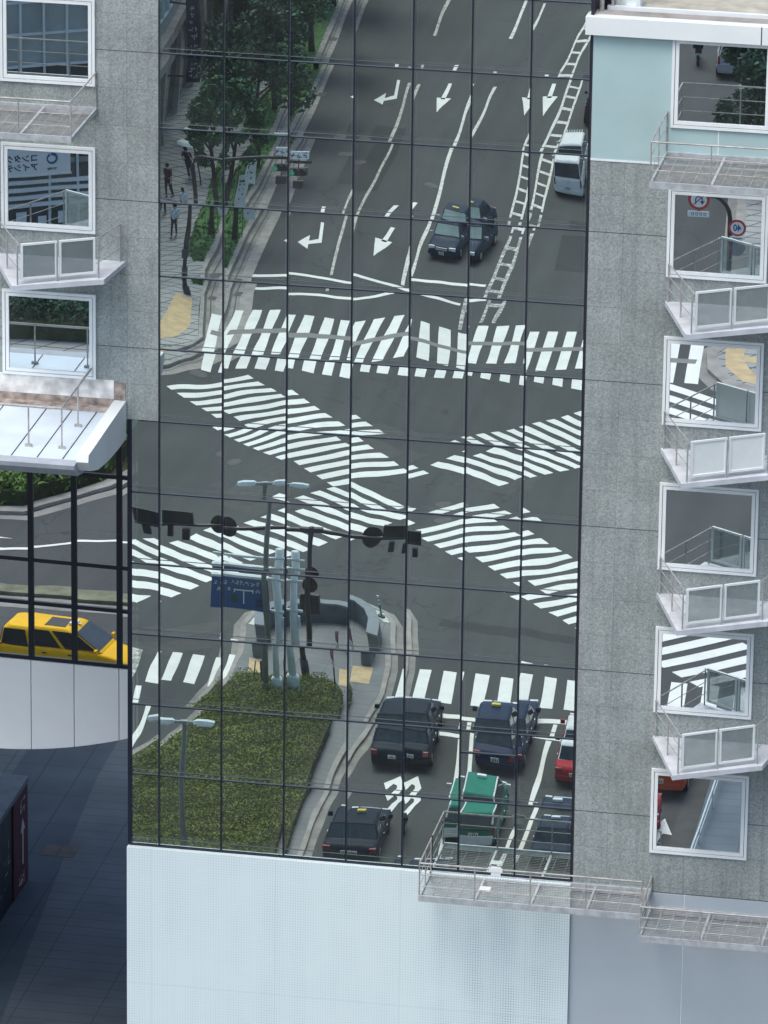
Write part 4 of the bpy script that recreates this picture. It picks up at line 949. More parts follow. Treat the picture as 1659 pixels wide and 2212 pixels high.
# right corner: curved pole with prohibition signs
t = curved_pole('sign_mast', 3.75, 85.7, 5.3, -5.2, 'dark curved mast at the right corner with no U-turn and 40 limit signs', 'sign post', .10)
b = MB(); sign_disc(b, -1.24, .08, 5.1, .42, .11); b.build('sign_rim', REDM, t)
b = MB(); sign_disc(b, -1.24, .11, 5.1, .31, .118); b.build('sign_face', WHITEP, t)
# U-turn arrow and slash on the face (reads correctly from the +y side, where left is +x)
b = MB(); pts = [(-1.24-.13*1, .12, 4.93), (-1.24-.13, .12, 5.12)]+[(-1.24-.13*math.cos(a*PI/8), .12, 5.12+.12*math.sin(a*PI/8)) for a in range(1, 9)]+[(-1.24+.13, .12, 5.03)]
b.tube(pts, .026, 6); b.add([(-1.24+.03, .125, 5.06), (-1.24+.23, .125, 5.06), (-1.24+.13, .125, 4.90)], [(0, 1, 2)]); b.build('turn_arrow', SBLUE, t)
b = MB(); d = .2
b.tube([(-1.24+d, .122, 5.1+d), (-1.24-d, .122, 5.1-d)], .022, 6); b.build('red_slash', REDM, t)
b = MB(); b.box(-1.66, -.82, .08, .10, 4.40, 4.63); b.build('plate', WHITEP, t)
b = MB()
for k_ in range(4):
    x = -1.48+k_*.16
    b.box(x-.05, x+.05, .10, .104, 4.46, 4.48); b.box(x-.05, x+.05, .10, .104, 4.55, 4.57); b.box(x+.03, x+.05, .10, .104, 4.46, 4.57); b.box(x-.05, x-.03, .10, .104, 4.50, 4.55)
b.build('lettering', INK, t)
for zc, nm in ((4.05, '40'), (3.25, None)):
    b = MB(); sign_disc(b, .30, .12, zc, .34, .15); b.build('sign_rim', REDM, t)
    b = MB(); sign_disc(b, .30, .15, zc, .25, .158); b.build('sign_face', WHITEP if nm else SBLUE, t)
    if nm: text_mesh('numerals', '40', .36, SBLUE, t, (.30, .162, zc), (PI/2, 0, PI), xs=.85)
    else:
        b = MB(); b.tube([(.30+.16, .16, zc+.16), (.30-.16, .16, zc-.16)], .03, 6); b.build('red_slash', REDM, t)
b = MB(); b.box(.02, .58, .12, .14, 3.57, 3.70); b.build('plate', WHITEP, t)
b = MB(); b.box(.12, .48, .14, .145, 3.62, 3.65); b.build('plate_stroke', INK, t)
b = MB(); b.box(-.02, .30, .06, .12, 4.02, 4.08); b.box(-.02, .30, .06, .12, 3.22, 3.28); b.box(-1.27, -1.21, .0, .09, 4.4, 5.3); b.build('bracket', DARKM, t)

# double-headed street lamps on the island
def lamp(X, Y, h, lab):
    t = thing('street_lamp', lab, 'street lamp', V((X, Y), .13), 0, 'double headed street lamps on the traffic island')
    b = MB(); b.tube([(0, 0, 0), (.0, 0, h*.5), (.03, 0, h)], .14, 10, .085); b.build('pole', GREENG, t, True)
    b = MB(); b.tube([(0, 0, 0), (0, 0, .8)], .17, 10); b.build('pole_base', GREENG, t)
    b = MB(); b.tube([(-.35, 0, h), (.35, 0, h)], .06, 8); b.box(-.12, .12, -.07, .07, h-.07, h+.06); b.build('crossbar', GREYST, t)
    for s in (-1, 1):
        b = MB(); rr = []
        for x, w, hh in ((.33, .07, .05), (.43, .14, .09), (.85, .17, .10), (1.12, .14, .07)):
            rr.append([(s*x, w, h-.02), (s*x, w*.6, h+hh), (s*x, -w*.6, h+hh), (s*x, -w, h-.02)])
        b.loft(rr); hd = b.build('lamp_head', LIGHTST, t)
        b = MB(); b.box(min(s*.5, s*1.05), max(s*.5, s*1.05), .02, .15, h-.08, h-.025); b.build('lamp_glass', WHITEP, hd)
    return t
lamp(-5.5, 41.4, 7.75, 'double headed street lamp standing beside the white sign pole')
lamp(-3.95, 20.6, 7.75, 'nearer double headed street lamp rising from the middle of the hedge')
# white pole with the blue direction sign
t = thing('direction_sign', 'thick pale pole carrying a blue direction sign on horizontal arms', 'road sign', V((-5.05, 41.75), .13))
b = MB(); b.tube([(0, 0, 0), (0, 0, 5.4)], .17, 14); b.build('pole', LIGHTST, t, True)
b = MB(); b.box(-.24, .24, -.22, .22, 0, .95); b.box(-.2, .2, -.18, .18, .95, 1.0); b.build('control_box', LIGHTST, t)
b = MB()
for z in (3.35, 4.62, 5.05): b.tube([(-2.35, .12, z), (.42, .12, z)], .06, 8)
b.tube([(-2.3, .12, 5.05), (-2.2, -.3, 4.75)], .03, 6); b.box(.18, .26, -.05, .05, 2.6, 3.1)
b.build('arm', LIGHTST, t)
b = MB(); b.box(-2.35, -.32, .20, .25, 3.28, 4.55); b.build('sign_panel', SBLUE, t)
b = MB(); b.box(-2.38, -.29, .0, .27, 4.56, 4.66); b.build('sign_hood', WHITEP, t)
b = MB(); yy = .256
b.box(-1.36, -1.31, yy, yy+.004, 3.5, 4.05); b.box(-1.75, -.95, yy, yy+.004, 4.02, 4.07); b.box(-.97, -.92, yy, yy+.004, 3.95, 4.1); b.box(-1.78, -1.73, yy, yy+.004, 3.95, 4.1); b.build('route_arrow', WHITEP, t)
b = MB(); rg = random.Random(31)
for k_ in range(7):
    for _ in range(5):
        x = -2.1+k_*.23+rg.uniform(-.07, .07); z = 4.33+rg.uniform(-.08, .08); l = rg.uniform(.03, .07)
        b.box(x-l, x+l, yy, yy+.004, z-.01, z+.01) if rg.random() < .5 else b.box(x-.01, x+.01, yy, yy+.004, z-l, z+l)
for k_ in range(2):
    for _ in range(6):
        x = (-.75 if k_ == 0 else -2.0)+rg.uniform(-.1, .1); z = 4.05+rg.uniform(-.08, .08); l = rg.uniform(.03, .08)
        b.box(x-l, x+l, yy, yy+.004, z-.011, z+.011) if rg.random() < .5 else b.box(x-.011, x+.011, yy, yy+.004, z-l, z+l)
b.build('lettering', WHITEP, t)
b = MB(); b.box(-1.9, -1.6, yy, yy+.004, 3.55, 3.85); b.build('green_badge', PLATEG, t); b = MB(); b.box(-.85, -.58, yy, yy+.004, 3.45, 3.75); b.build('dark_badge', INK, t)
# signal mast with two long arms, seen from behind
t = thing('signal_mast', 'dark mast with two long arms carrying traffic lights seen from behind', 'traffic light', V((-4.95, 44.05), .13))
b = MB(); b.tube([(0, 0, 0), (.05, 0, 3), (.12, 0, 5.55)], .13, 10, .10); b.tube([(0, 0, 0), (0, 0, .9)], .17, 10); b.build('pole', DARKM, t, True)
b = MB(); b.tube([(-5.2, .05, 5.1), (-2.6, .0, 5.28), (.1, 0, 5.45)], .06, 8, .09); b.tube([(.1, 0, 5.45), (2.2, .0, 5.25), (3.9, 0, 5.2)], .09, 8, .06); b.box(-.35, .6, -.1, .1, 5.36, 5.52); b.build('arm', DARKM, t)
for x in (-4.55, 3.25):
    h = MB(); h.box(x-.66, x+.66, -.16, .02, 5.16, 5.74); hs = h.build('signal_housing', BLKPL, t)
    h = MB()
    for k_ in range(3):
        xx = x-.4+k_*.4
        h.add([(xx+.17*math.cos(a*PI/8), -.16-d, 5.41+.17*math.sin(a*PI/8)) for d in (0, .26) for a in range(9)], [(a, a+1, a+10, a+9) for a in range(8)])
    h.build('visor', BLKPL, hs)
    h = MB(); h.box(x-.36, x-.12, -.1, .12, 4.72, 5.08); h.box(x+.26, x+.5, -.1, .12, 4.65, 5.02); h.build('camera_box', BLKPL, hs)
for x, z in ((-2.75, 5.28), (2.15, 5.26)):
    h = MB(); sign_disc(h, x, -.10, z, .42, -.13, 24); h.build('round_sign', BLKPL, t)
for z in (3.55,):
    h = MB(); sign_disc(h, .12, -.12, z, .31, -.15, 20); h.build('round_sign', BROWNM, t)
h = MB(); h.box(-.25, .45, -.34, -.08, 2.35, 3.15); h.build('pedestrian_signal', DARKM, t)
h = MB(); h.box(-.14, .34, -.37, -.34, 2.45, 3.05); h.box(-.3, -.25, -.3, -.05, 2.4, 3.1); h.build('signal_screen', PLATEG, t)
# low curved wall
t = thing('planter_wall', 'low curved dark stone wall closing the tip of the traffic island', 'wall', V((-5.0, 48.6), .14))
arc = [(-7.0, 46.3), (-7.2, 47.6), (-7.05, 48.7), (-6.45, 49.45), (-5.6, 49.85), (-4.75, 49.95), (-4.0, 49.7), (-3.35, 49.0), (-3.05, 47.9), (-2.95, 46.2)]
ins = [(-6.6, 46.35), (-6.8, 47.5), (-6.68, 48.45), (-6.2, 49.05), (-5.5, 49.4), (-4.8, 49.48), (-4.25, 49.3), (-3.72, 48.75), (-3.45, 47.8), (-3.35, 46.3)]
b = MB()
for k_ in range(9): b.prism([(p[0]+5.0, -p[1]+48.6) for p in (arc[k_], arc[k_+1], ins[k_+1], ins[k_])], 0, .78)
b.build('wall', STONE_W, t)
arc2 = [(a[0]*1.03-i[0]*.03, a[1]*1.03-i[1]*.03) for a, i in zip(arc, ins)]; ins2 = [(i[0]*1.05-a[0]*.05, i[1]*1.05-a[1]*.05) for a, i in zip(arc, ins)]
b = MB()
for k_ in range(9): b.prism([(p[0]+5.0, -p[1]+48.6) for p in (arc2[k_], arc2[k_+1], ins2[k_+1], ins2[k_])], .78, .87)
b.build('coping', STONE_T, t)
# white painted nose patches of the island
sheet('island_nose_paint', [[(-4.3, 51.35), (-3.35, 51.05), (-2.98, 50.2), (-3.25, 50.1), (-3.7, 50.7), (-4.4, 50.9)], [(-7.68, 48.4), (-7.55, 49.7), (-6.9, 50.65), (-6.6, 50.3), (-7.2, 49.5), (-7.35, 48.4)]], .146, WORN2)
t = thing('delineator_post', 'slim green flexible post with white bands on the island nose', 'bollard', V((-3.4, 50.6), .14))
b = MB(); b.tube([(0, 0, 0), (0, 0, .07)], .17, 14); b.build('base', PLATEG, t); b = MB(); b.tube([(0, 0, .07), (0, 0, .88)], .042, 10); b.build('post', mat('post_green', (.02, .22, .12), .5), t)
b = MB(); [b.tube([(0, 0, z), (0, 0, z+.09)], .046, 10) for z in (.5, .65, .8)]; b.build('reflective_band', WHITEP, t)
t = thing('parking_sign', 'small round blue and red sign on a thin post at the edge of the hedge', 'sign post', V((-3.42, 42.8), .14), 1.15)
b = MB(); b.tube([(0, 0, 0), (0, 0, 2.2)], .035, 8); b.build('post', DARKM, t); b = MB(); sign_disc(b, 0, .04, 1.95, .25, .06); b.build('sign_rim', REDM, t); b = MB(); sign_disc(b, 0, .06, 1.95, .19, .066); b.build('sign_face', SBLUE, t)
b = MB(); b.box(-.2, .2, .04, .05, 1.35, 1.68); b.build('plate', WHITEP, t)
b = MB(); [b.box(-.14, .14, .05, .054, 1.42+i*.08, 1.45+i*.08) for i in range(3)]; b.build('lettering', INK, t)
b = MB(); b.tube([(0, 0, 1.65), (.06, .0, 1.75)], .01, 5)
t = thing('bent_stake', 'short crooked brown stake at the hedge edge beside the lamp', 'stake', V((-6.05, 42.6), .14)); b = MB(); b.tube([(0, 0, 0), (-.25, 0, .5), (-.1, 0, 1.25)], .03, 6); b.build('stake', BARK, t); b = MB(); b.box(.1, .18, -.03, .03, 0, 1.3); b.build('post', DARKM, t)
# globe lamps on the left pavement
for i, (X, Y, lab) in enumerate(((-20.4, 99.0, 'white globe lamp nearest the parasol walker'), (-20.9, 107.0, 'white globe lamp under the third street tree'), (-21.6, 112.8, 'white globe lamp farthest up the left pavement'))):
    t = thing('globe_lamp', lab, 'street lamp', V((X, Y), .13), 0, 'white globe lamps on the left pavement')
    b = MB(); b.tube([(0, 0, 0), (0, 0, 3.2)], .05, 8); b.build('pole', DARKM, t); b = MB(); b.ball((0, 0, 3.42), .27, 14); b.build('globe', WHITEP, t, True)
# banners by the first tree
for i, (X, Y, z, lab) in enumerate(((-17.75, 93.2, 1.0, 'white banner flag with dark print tied to the nearest street tree'), (-18.1, 96.4, 1.2, 'creased white banner flag between the first and second street tree'))):
    t = thing('banner_flag', lab, 'banner', V((X, Y), .13), .2, 'white banner flags beside the tree strip')
    b = MB(); b.tube([(0, 0, 0), (0, 0, z+1.6)], .022, 6); b.build('pole', DARKM, t)
    b = MB(); N = 8
    vs = [(.03+.62*a/3, .05*math.sin(a*1.7+j*.8), z+1.55*j/N-.12*a/3*(1 if j < 4 else -.4)) for j in range(N+1) for a in range(4)]
    b.add(vs, [(j*4+a, j*4+a+1, (j+1)*4+a+1, (j+1)*4+a) for j in range(N) for a in range(3)]); b.keep = True; b.build('cloth', WHITEP, t, True)
    b = MB(); rg = random.Random(i)
    for _ in range(12):
        x = rg.uniform(.1, .5); zz = z+rg.uniform(.2, 1.4); l = rg.uniform(.03, .1); b.box(x-l*.5, x+l*.5, .07, .075, zz-.04, zz+.04)
    b.build('print', INK, t)
# ================================================================== VEHICLES (local +x is the front)
def car(name, label, cat, X, Y, heading, L=4.6, W=1.72, H=1.48, kind='sedan', m=None, roof=None, group=None, lamp=None, facing=None, plate_text=True, windscreen=None, bumper=None, glass=None, wing_mirrors=True, front_lit=None):
    """X, Y: centre in street coordinates; heading in degrees, 0 = away from the facade"""
    CGLASS = glass or globals()['CGLASS']
    t = thing(name, label, cat, V((X, Y), .008), math.radians(-90+heading), group)
    hw = W/2; windscreen = windscreen or CGLASS; R = .31 if kind != 'van' else .32
    if kind == 'sedan':
        st = [(-.5, .38, .66, .84), (-.485, .24, .82, .95), (-.44, .20, .95, .985), (-.30, .19, .98, 1), (0, .18, .96, 1), (.22, .18, .93, 1), (.38, .19, .86, .985), (.46, .20, .76, .95), (.495, .28, .66, .84), (.5, .40, .58, .74)]
        belt = .93; rb, rt, ft, fb = -.36, -.235, .055, .20
    elif kind == 'hatch':
        st = [(-.5, .38, .80, .86), (-.49, .24, 1.02, .96), (-.46, .20, 1.05, .985), (-.30, .19, 1.04, 1), (0, .18, 1.00, 1), (.25, .18, .96, 1), (.38, .19, .90, .98), (.46, .20, .76, .94), (.495, .28, .66, .84), (.5, .40, .58, .74)]
        belt = 1.0; rb, rt, ft, fb = -.485, -.42, .08, .26
    else:                                   # van
        st = [(-.5, .36, .95, .90), (-.495, .24, 1.08, .97), (-.47, .20, 1.12, .99), (-.30, .19, 1.12, 1), (0, .18, 1.10, 1), (.22, .18, 1.07, 1), (.37, .19, .95, .98), (.455, .20, .84, .93), (.49, .28, .68, .82), (.5, .40, .60, .76)]
        belt = 1.05; rb, rt, ft, fb = -.487, -.45, .08, .30
    if kind == 'onebox':
        pass
    rings = []
    for fx, z0, z1, k in st:
        w = hw*k; c = .09
        rings.append([(fx*L, -w*.90, z0), (fx*L, w*.90, z0), (fx*L, w, z0+c*1.4), (fx*L, w*1.0, (z0+z1)/2), (fx*L, w*.975, z1-c*.6), (fx*L, w*.90, z1), (fx*L, -w*.90, z1), (fx*L, -w*.975, z1-c*.6), (fx*L, -w*1.0, (z0+z1)/2), (fx*L, -w, z0+c*1.4)])
    b = MB(); b.loft(rings); body = b.build('body', m, t, True)
    sm = body.modifiers.new('round', 'SUBSURF'); sm.levels = 1; sm.render_levels = 2
    # cabin
    wb, wt = hw*.93, hw*(.82 if kind == 'van' else .74)
    xs = [rb*L, rt*L, ft*L, fb*L]; zr = H
    def sec(x, w, z): return [(x, -w, z), (x, w, z)]
    A = [(xs[0], -wb, belt-.06), (xs[0], wb, belt-.06), (xs[3], wb, belt-.06), (xs[3], -wb, belt-.06)]
    B = [(xs[1], -wt, zr-.05), (xs[1], wt, zr-.05), (xs[2], wt, zr-.05), (xs[2], -wt, zr-.05)]
    Cc = [(xs[1]+.12, -wt*.86, zr), (xs[1]+.12, wt*.86, zr), (xs[2]-.12, wt*.86, zr), (xs[2]-.12, -wt*.86, zr)]
    b = MB(); b.loft([A, B, Cc]); cab = b.build('cabin', roof or m, t)
    bv = cab.modifiers.new('edge', 'BEVEL'); bv.width = .2 if kind == 'van' else .09; bv.segments = 4; bv.limit_method = 'ANGLE'
    def pane(name, P, mm, inset=.06, o=.012, parent=t):
        P = [Vector(p) for p in P]; c = sum(P, Vector())/4; n = (P[1]-P[0]).cross(P[3]-P[0]).normalized()
        if n.dot(c-Vector((0, 0, .8))) < 0: n = -n
        Q = []
        for i in range(4):
            e1 = (P[(i+1) % 4]-P[i]).normalized(); e2 = (P[i-1]-P[i]).normalized(); Q.append(P[i]+(e1+e2)*inset+n*o)
        g = MB(); g.add([q for q in Q]+[q-n*.03 for q in Q], [(0, 1, 2, 3), (7, 6, 5, 4), (0, 4, 5, 1), (1, 5, 6, 2), (2, 6, 7, 3), (3, 7, 4, 0)]); return g.build(name, mm, parent)
    lf = lambda p, q, t_: tuple(Vector(p).lerp(Vector(q), t_))
    z_ = .10
    a = [lf(A[i], B[i], z_) for i in range(4)]
    pane('windscreen', [a[2], a[3], B[3], B[2]], windscreen, .05)
    pane('rear_window', [a[0], a[1], B[1], B[0]], CGLASS, .06)
    nW = 3 if kind == 'van' else 2
    for s in (0, 1):
        lo0, lo1 = (a[0], a[3]) if s == 0 else (a[1], a[2]); hi0, hi1 = (B[0], B[3]) if s == 0 else (B[1], B[2])
        for k in range(nW):
            t0, t1 = k/nW+.012, (k+1)/nW-.012
            pane('side_window', [lf(lo0, lo1, t0), lf(lo0, lo1, t1), lf(hi0, hi1, t1), lf(hi0, hi1, t0)], CGLASS, .035)
    for sx in (-.315, .30):
        for sy in (-1, 1):
            w = MB(); w.tube([(sx*L, sy*(hw-.20), R), (sx*L, sy*(hw+.012), R)], R, 20); wh = w.build('wheel', TYRE, t)
            w = MB(); w.tube([(sx*L, sy*(hw-.1), R), (sx*L, sy*(hw+.024), R)], R*.62, 16); w.build('rim', RIM, wh)
    zf = st[-2][2]; zb = .78 if kind == 'sedan' else .86
    for sy in (-1, 1):
        g = MB(); y0, y1 = sorted((sy*hw*.50, sy*hw*.86)); g.box(L*.468, L*.498, y0, y1, zf-.10, zf+.06); g.build('headlight', LAMPW, t)
        g = MB(); y0, y1 = sorted((sy*hw*(.66 if kind == 'sedan' else .82), sy*hw*.93)); zt = zb+.05 if kind == 'sedan' else zb+.22
        g.box(-L*.499, -L*.46, y0, y1, zb-.14, zt); g.build('taillight', LAMPR, t)
        if wing_mirrors:
            g = MB(); y0, y1 = sorted((sy*(hw-.02), sy*(hw+.17))); g.box(fb*L-.25, fb*L-.15, y0, y1, belt-.02, belt+.14); g.build('wing_mirror', bumper if bumper is C_WHITE else (m if m is not C_NAVY else CHROME), t)
        for k in range(2):
            g = MB(); xx = (-.14+.20*k)*L; y0, y1 = sorted((sy*(hw-.01), sy*(hw+.018))); g.box(xx, xx+.16, y0, y1, belt-.17, belt-.13); g.build('door_handle', CHROME if m is not C_YEL else BLKPL, t)
    g = MB(); g.box(L*.49, L*.508, -hw*.42, hw*.42, zf-.13, zf+.03); g.build('grille', CHROME if kind == 'sedan' else BLKPL, t)
    g = MB(); g.box(L*.47, L*.512, -hw*.88, hw*.88, .30, .47); g.build('bumper', bumper or m, t)
    g = MB(); g.box(-L*.512, -L*.47, -hw*.90, hw*.90, .32, .52 if bumper is None else .72); g.build('bumper', bumper or m, t)
    for sx in (-1, 1):
        zz = .62 if (sx < 0 and bumper is None) else (.40 if sx > 0 else .80)
        g = MB(); x0, x1 = sorted((sx*L*.5125, sx*L*.5165)); g.box(x0, x1, -.17, .17, zz-.08, zz+.08); pl_ = g.build('number_plate', PLATE, t)
        g = MB(); x0, x1 = sorted((sx*L*.5165, sx*L*.5175))
        for k in range(4): g.box(x0, x1, -.12+k*.07, -.08+k*.07, zz-.055, zz+.02)
        g.box(x0, x1, -.06, .07, zz+.04, zz+.065); g.build('plate_characters', PLATEG, pl_)
    if lamp:
        g = MB(); xl = (rt*.2+ft*.8)*L; g.box(xl-.1, xl+.1, -.19, .19, zr-.01, zr+.11); rl_ = g.build('roof_lamp', lamp, t)
        g2 = rl_.modifiers.new('edge', 'BEVEL'); g2.width = .03; g2.segments = 2
    return t
# main carriageway
car('taxi', 'dark navy saloon taxi driving towards the crossing, headlamps and chrome grille facing', 'taxi', -8.35, 93.9, 184, 4.7, 1.72, 1.50, 'sedan', C_NAVY, lamp=YLAMP, windscreen=CGLASS_L)
t = car('minivan', 'white minivan with ribbed roof and dark rear window beyond the ladder marking', 'van', -5.2, 103.8, -5, 4.7, 1.72, 1.95, 'van', C_WHITE)
b = MB()
for i in range(7): b.box(-2.0, .7, -.5+i*.165, -.46+i*.165, 1.945, 1.965)
b.build('roof_rib', WHITEP, t)
car('hatchback', 'black hatchback half hidden at the granite edge behind the white minivan', 'car', -5.15, 114.0, -5, 4.2, 1.7, 1.52, 'hatch', C_BLACK, bumper=C_BLACK)
car('silver_hatchback', 'silver hatchback with red tail lamps beside the motorcycle under the trees', 'car', -.95, 123.9, -6, 4.4, 1.75, 1.55, 'hatch', C_SILV, bumper=C_SILV)
# lower approach, seen from behind
car('black_saloon', 'black saloon with white plate waiting at the stop line beside the hedge kerb', 'car', -.5, 39.3, -3, 4.5, 1.80, 1.42, 'sedan', C_BLACK)
car('blue_saloon', 'dark blue saloon taxi with a yellow roof lamp waiting at the stop line', 'taxi', 2.5, 39.7, -3, 4.8, 1.76, 1.45, 'sedan', C_BLUE, lamp=YLAMP)
car('green_taxi', 'green wagon taxi with white rear bumper and white roof edge in the middle lane', 'taxi', 2.8, 32.8, -3, 4.3, 1.70, 1.66, 'hatch', C_GREEN, bumper=C_WHITE, lamp=WHITEP)
gt = bpy.data.objects['green_taxi']
for sy in (-1, 1):
    b = MB(); b.tube([(-2.0, sy*.66, 1.2), (-1.75, sy*.60, 1.63), (.25, sy*.60, 1.63), (1.05, sy*.74, 1.0)], .035, 6); b.build('white_trim', C_WHITE, gt)
b = MB(); b.box(-2.19, -2.14, -.7, .7, .98, 1.04); b.build('tailgate_trim', BLKPL, gt)
car('black_taxi', 'black saloon taxi with a yellow roof lamp nearest the hedge at the bottom', 'taxi', -.25, 29.9, -3, 4.6, 1.78, 1.44, 'sedan', C_BLACK, lamp=YLAMP)
car('red_taxi', 'red saloon taxi with white roof at the stop line beside the granite edge', 'taxi', 5.6, 38.9, -3, 4.6, 1.72, 1.50, 'sedan', C_RED, roof=C_WHITE)
car('navy_taxi', 'navy saloon taxi behind the red taxi at the bottom of the glass', 'taxi', 5.75, 31.6, -3, 4.7, 1.74, 1.50, 'sedan', C_NAVY, lamp=WHITEP)
car('grey_saloon', 'very dark saloon just above the lower edge of the glass behind the green taxi', 'car', 2.6, 25.0, -3, 4.7, 1.76, 1.46, 'sedan', C_BLACK)
car('orange_red_taxi', 'orange red taxi with a white roof at the kerb, seen in the lowest window', 'taxi', 8.05, 39.0, -2, 4.5, 1.74, 1.52, 'hatch', C_ORED, roof=C_WHITE)
car('white_red_taxi', 'white topped red taxi behind the orange red one in the lowest window', 'taxi', 7.75, 32.9, 178, 4.5, 1.72, 1.52, 'sedan', C_RED, roof=C_WHITE)
t = car('yellow_taxi', 'bright yellow van taxi with black side windows passing the mossy verge', 'taxi', -15.85, 26.3, 91, 4.75, 1.74, 1.74, 'van', C_YEL, glass=BLKPL, windscreen=globals()['CGLASS'])
b = MB(); b.box(-.75, .05, -.42, .42, 1.738, 1.752); b.build('roof_hatch', BLKPL, t); b = MB(); b.box(.12, .24, -.2, .2, 1.74, 1.83); b.box(.26, .38, -.04, .04, 1.74, 1.78); b.build('roof_lamp', WHITEP, t)
# motorcycle
t = thing('motorcycle', 'motorcycle and rider box seen from behind, left of the silver hatchback', 'motorcycle', V((-2.75, 124.4), .008), math.radians(-96))
b = MB(); [b.tube([(x, -.06, .3), (x, .06, .3)], .3, 18) for x in (-.65, .65)]; b.build('wheel', TYRE, t)
b = MB(); b.loft([[(-.6, -.12, .5), (-.6, .12, .5), (-.6, .1, .85), (-.6, -.1, .85)], [(0, -.15, .4), (0, .15, .4), (0, .13, .8), (0, -.13, .8)], [(.35, -.15, .5), (.35, .15, .5), (.35, .12, 1.0), (.35, -.12, 1.0)]]); b.build('body', C_BLACK, t)
b = MB(); b.box(-.95, -.5, -.22, .22, .85, 1.25); b.build('top_box', BLKPL, t); b = MB(); b.tube([(.4, -.36, 1.05), (.5, 0, 1.0), (.4, .36, 1.05)], .02, 6); b.tube([(.5, 0, 1.0), (.65, 0, .3)], .035, 6); b.build('handlebar', DARKM, t)
b = MB(); b.box(-.80, -.76, -.1, .1, .66, .78); b.build('taillight', LAMPR, t); b = MB(); b.box(-.84, -.80, -.1, .1, .42, .60); b.build('number_plate', PLATE, t)

# ================================================================== PEOPLE
SKIN = mat('skin', (.50, .33, .24), .6, var=.05); HAIR = mat('black_hair', (.012, .010, .010), .6); SHOE = mat('shoe', (.03, .03, .03), .6)
CL_NAVY = mat('navy_cloth', (.014, .022, .05), .85, var=.2, scale=8); CL_DK = mat('dark_cloth', (.03, .032, .04), .85, var=.2, scale=8); CL_RED = mat('dark_red_cloth', (.075, .035, .04), .85, var=.25, scale=8); CL_WHITE = mat('patterned_white_cloth', (.50, .60, .68), .85, var=.35, scale=9)
def skin_mesh(name, joints, edges, m, parent, lev=2):
    names = list(joints); me = bpy.data.meshes.new(name); me.from_pydata([joints[k][0] for k in names], [(names.index(a), names.index(b_)) for a, b_ in edges], []); me.materials.append(m)
    o = bpy.data.objects.new(name, me); COL.objects.link(o); o.parent = parent
    sk = o.modifiers.new('skin', 'SKIN'); sk.use_smooth_shade = True
    if not me.skin_vertices: 
        bm = bmesh.new(); bm.from_mesh(me); bm.verts.layers.skin.verify(); bm.to_mesh(me); bm.free()
    for i, k in enumerate(names):
        r = joints[k][1]; d = me.skin_vertices[0].data[i]; d.radius = (r, r) if not isinstance(r, tuple) else r; d.use_root = (i == 0)
    ss = o.modifiers.new('sub', 'SUBSURF'); ss.levels = lev; ss.render_levels = lev
    return o
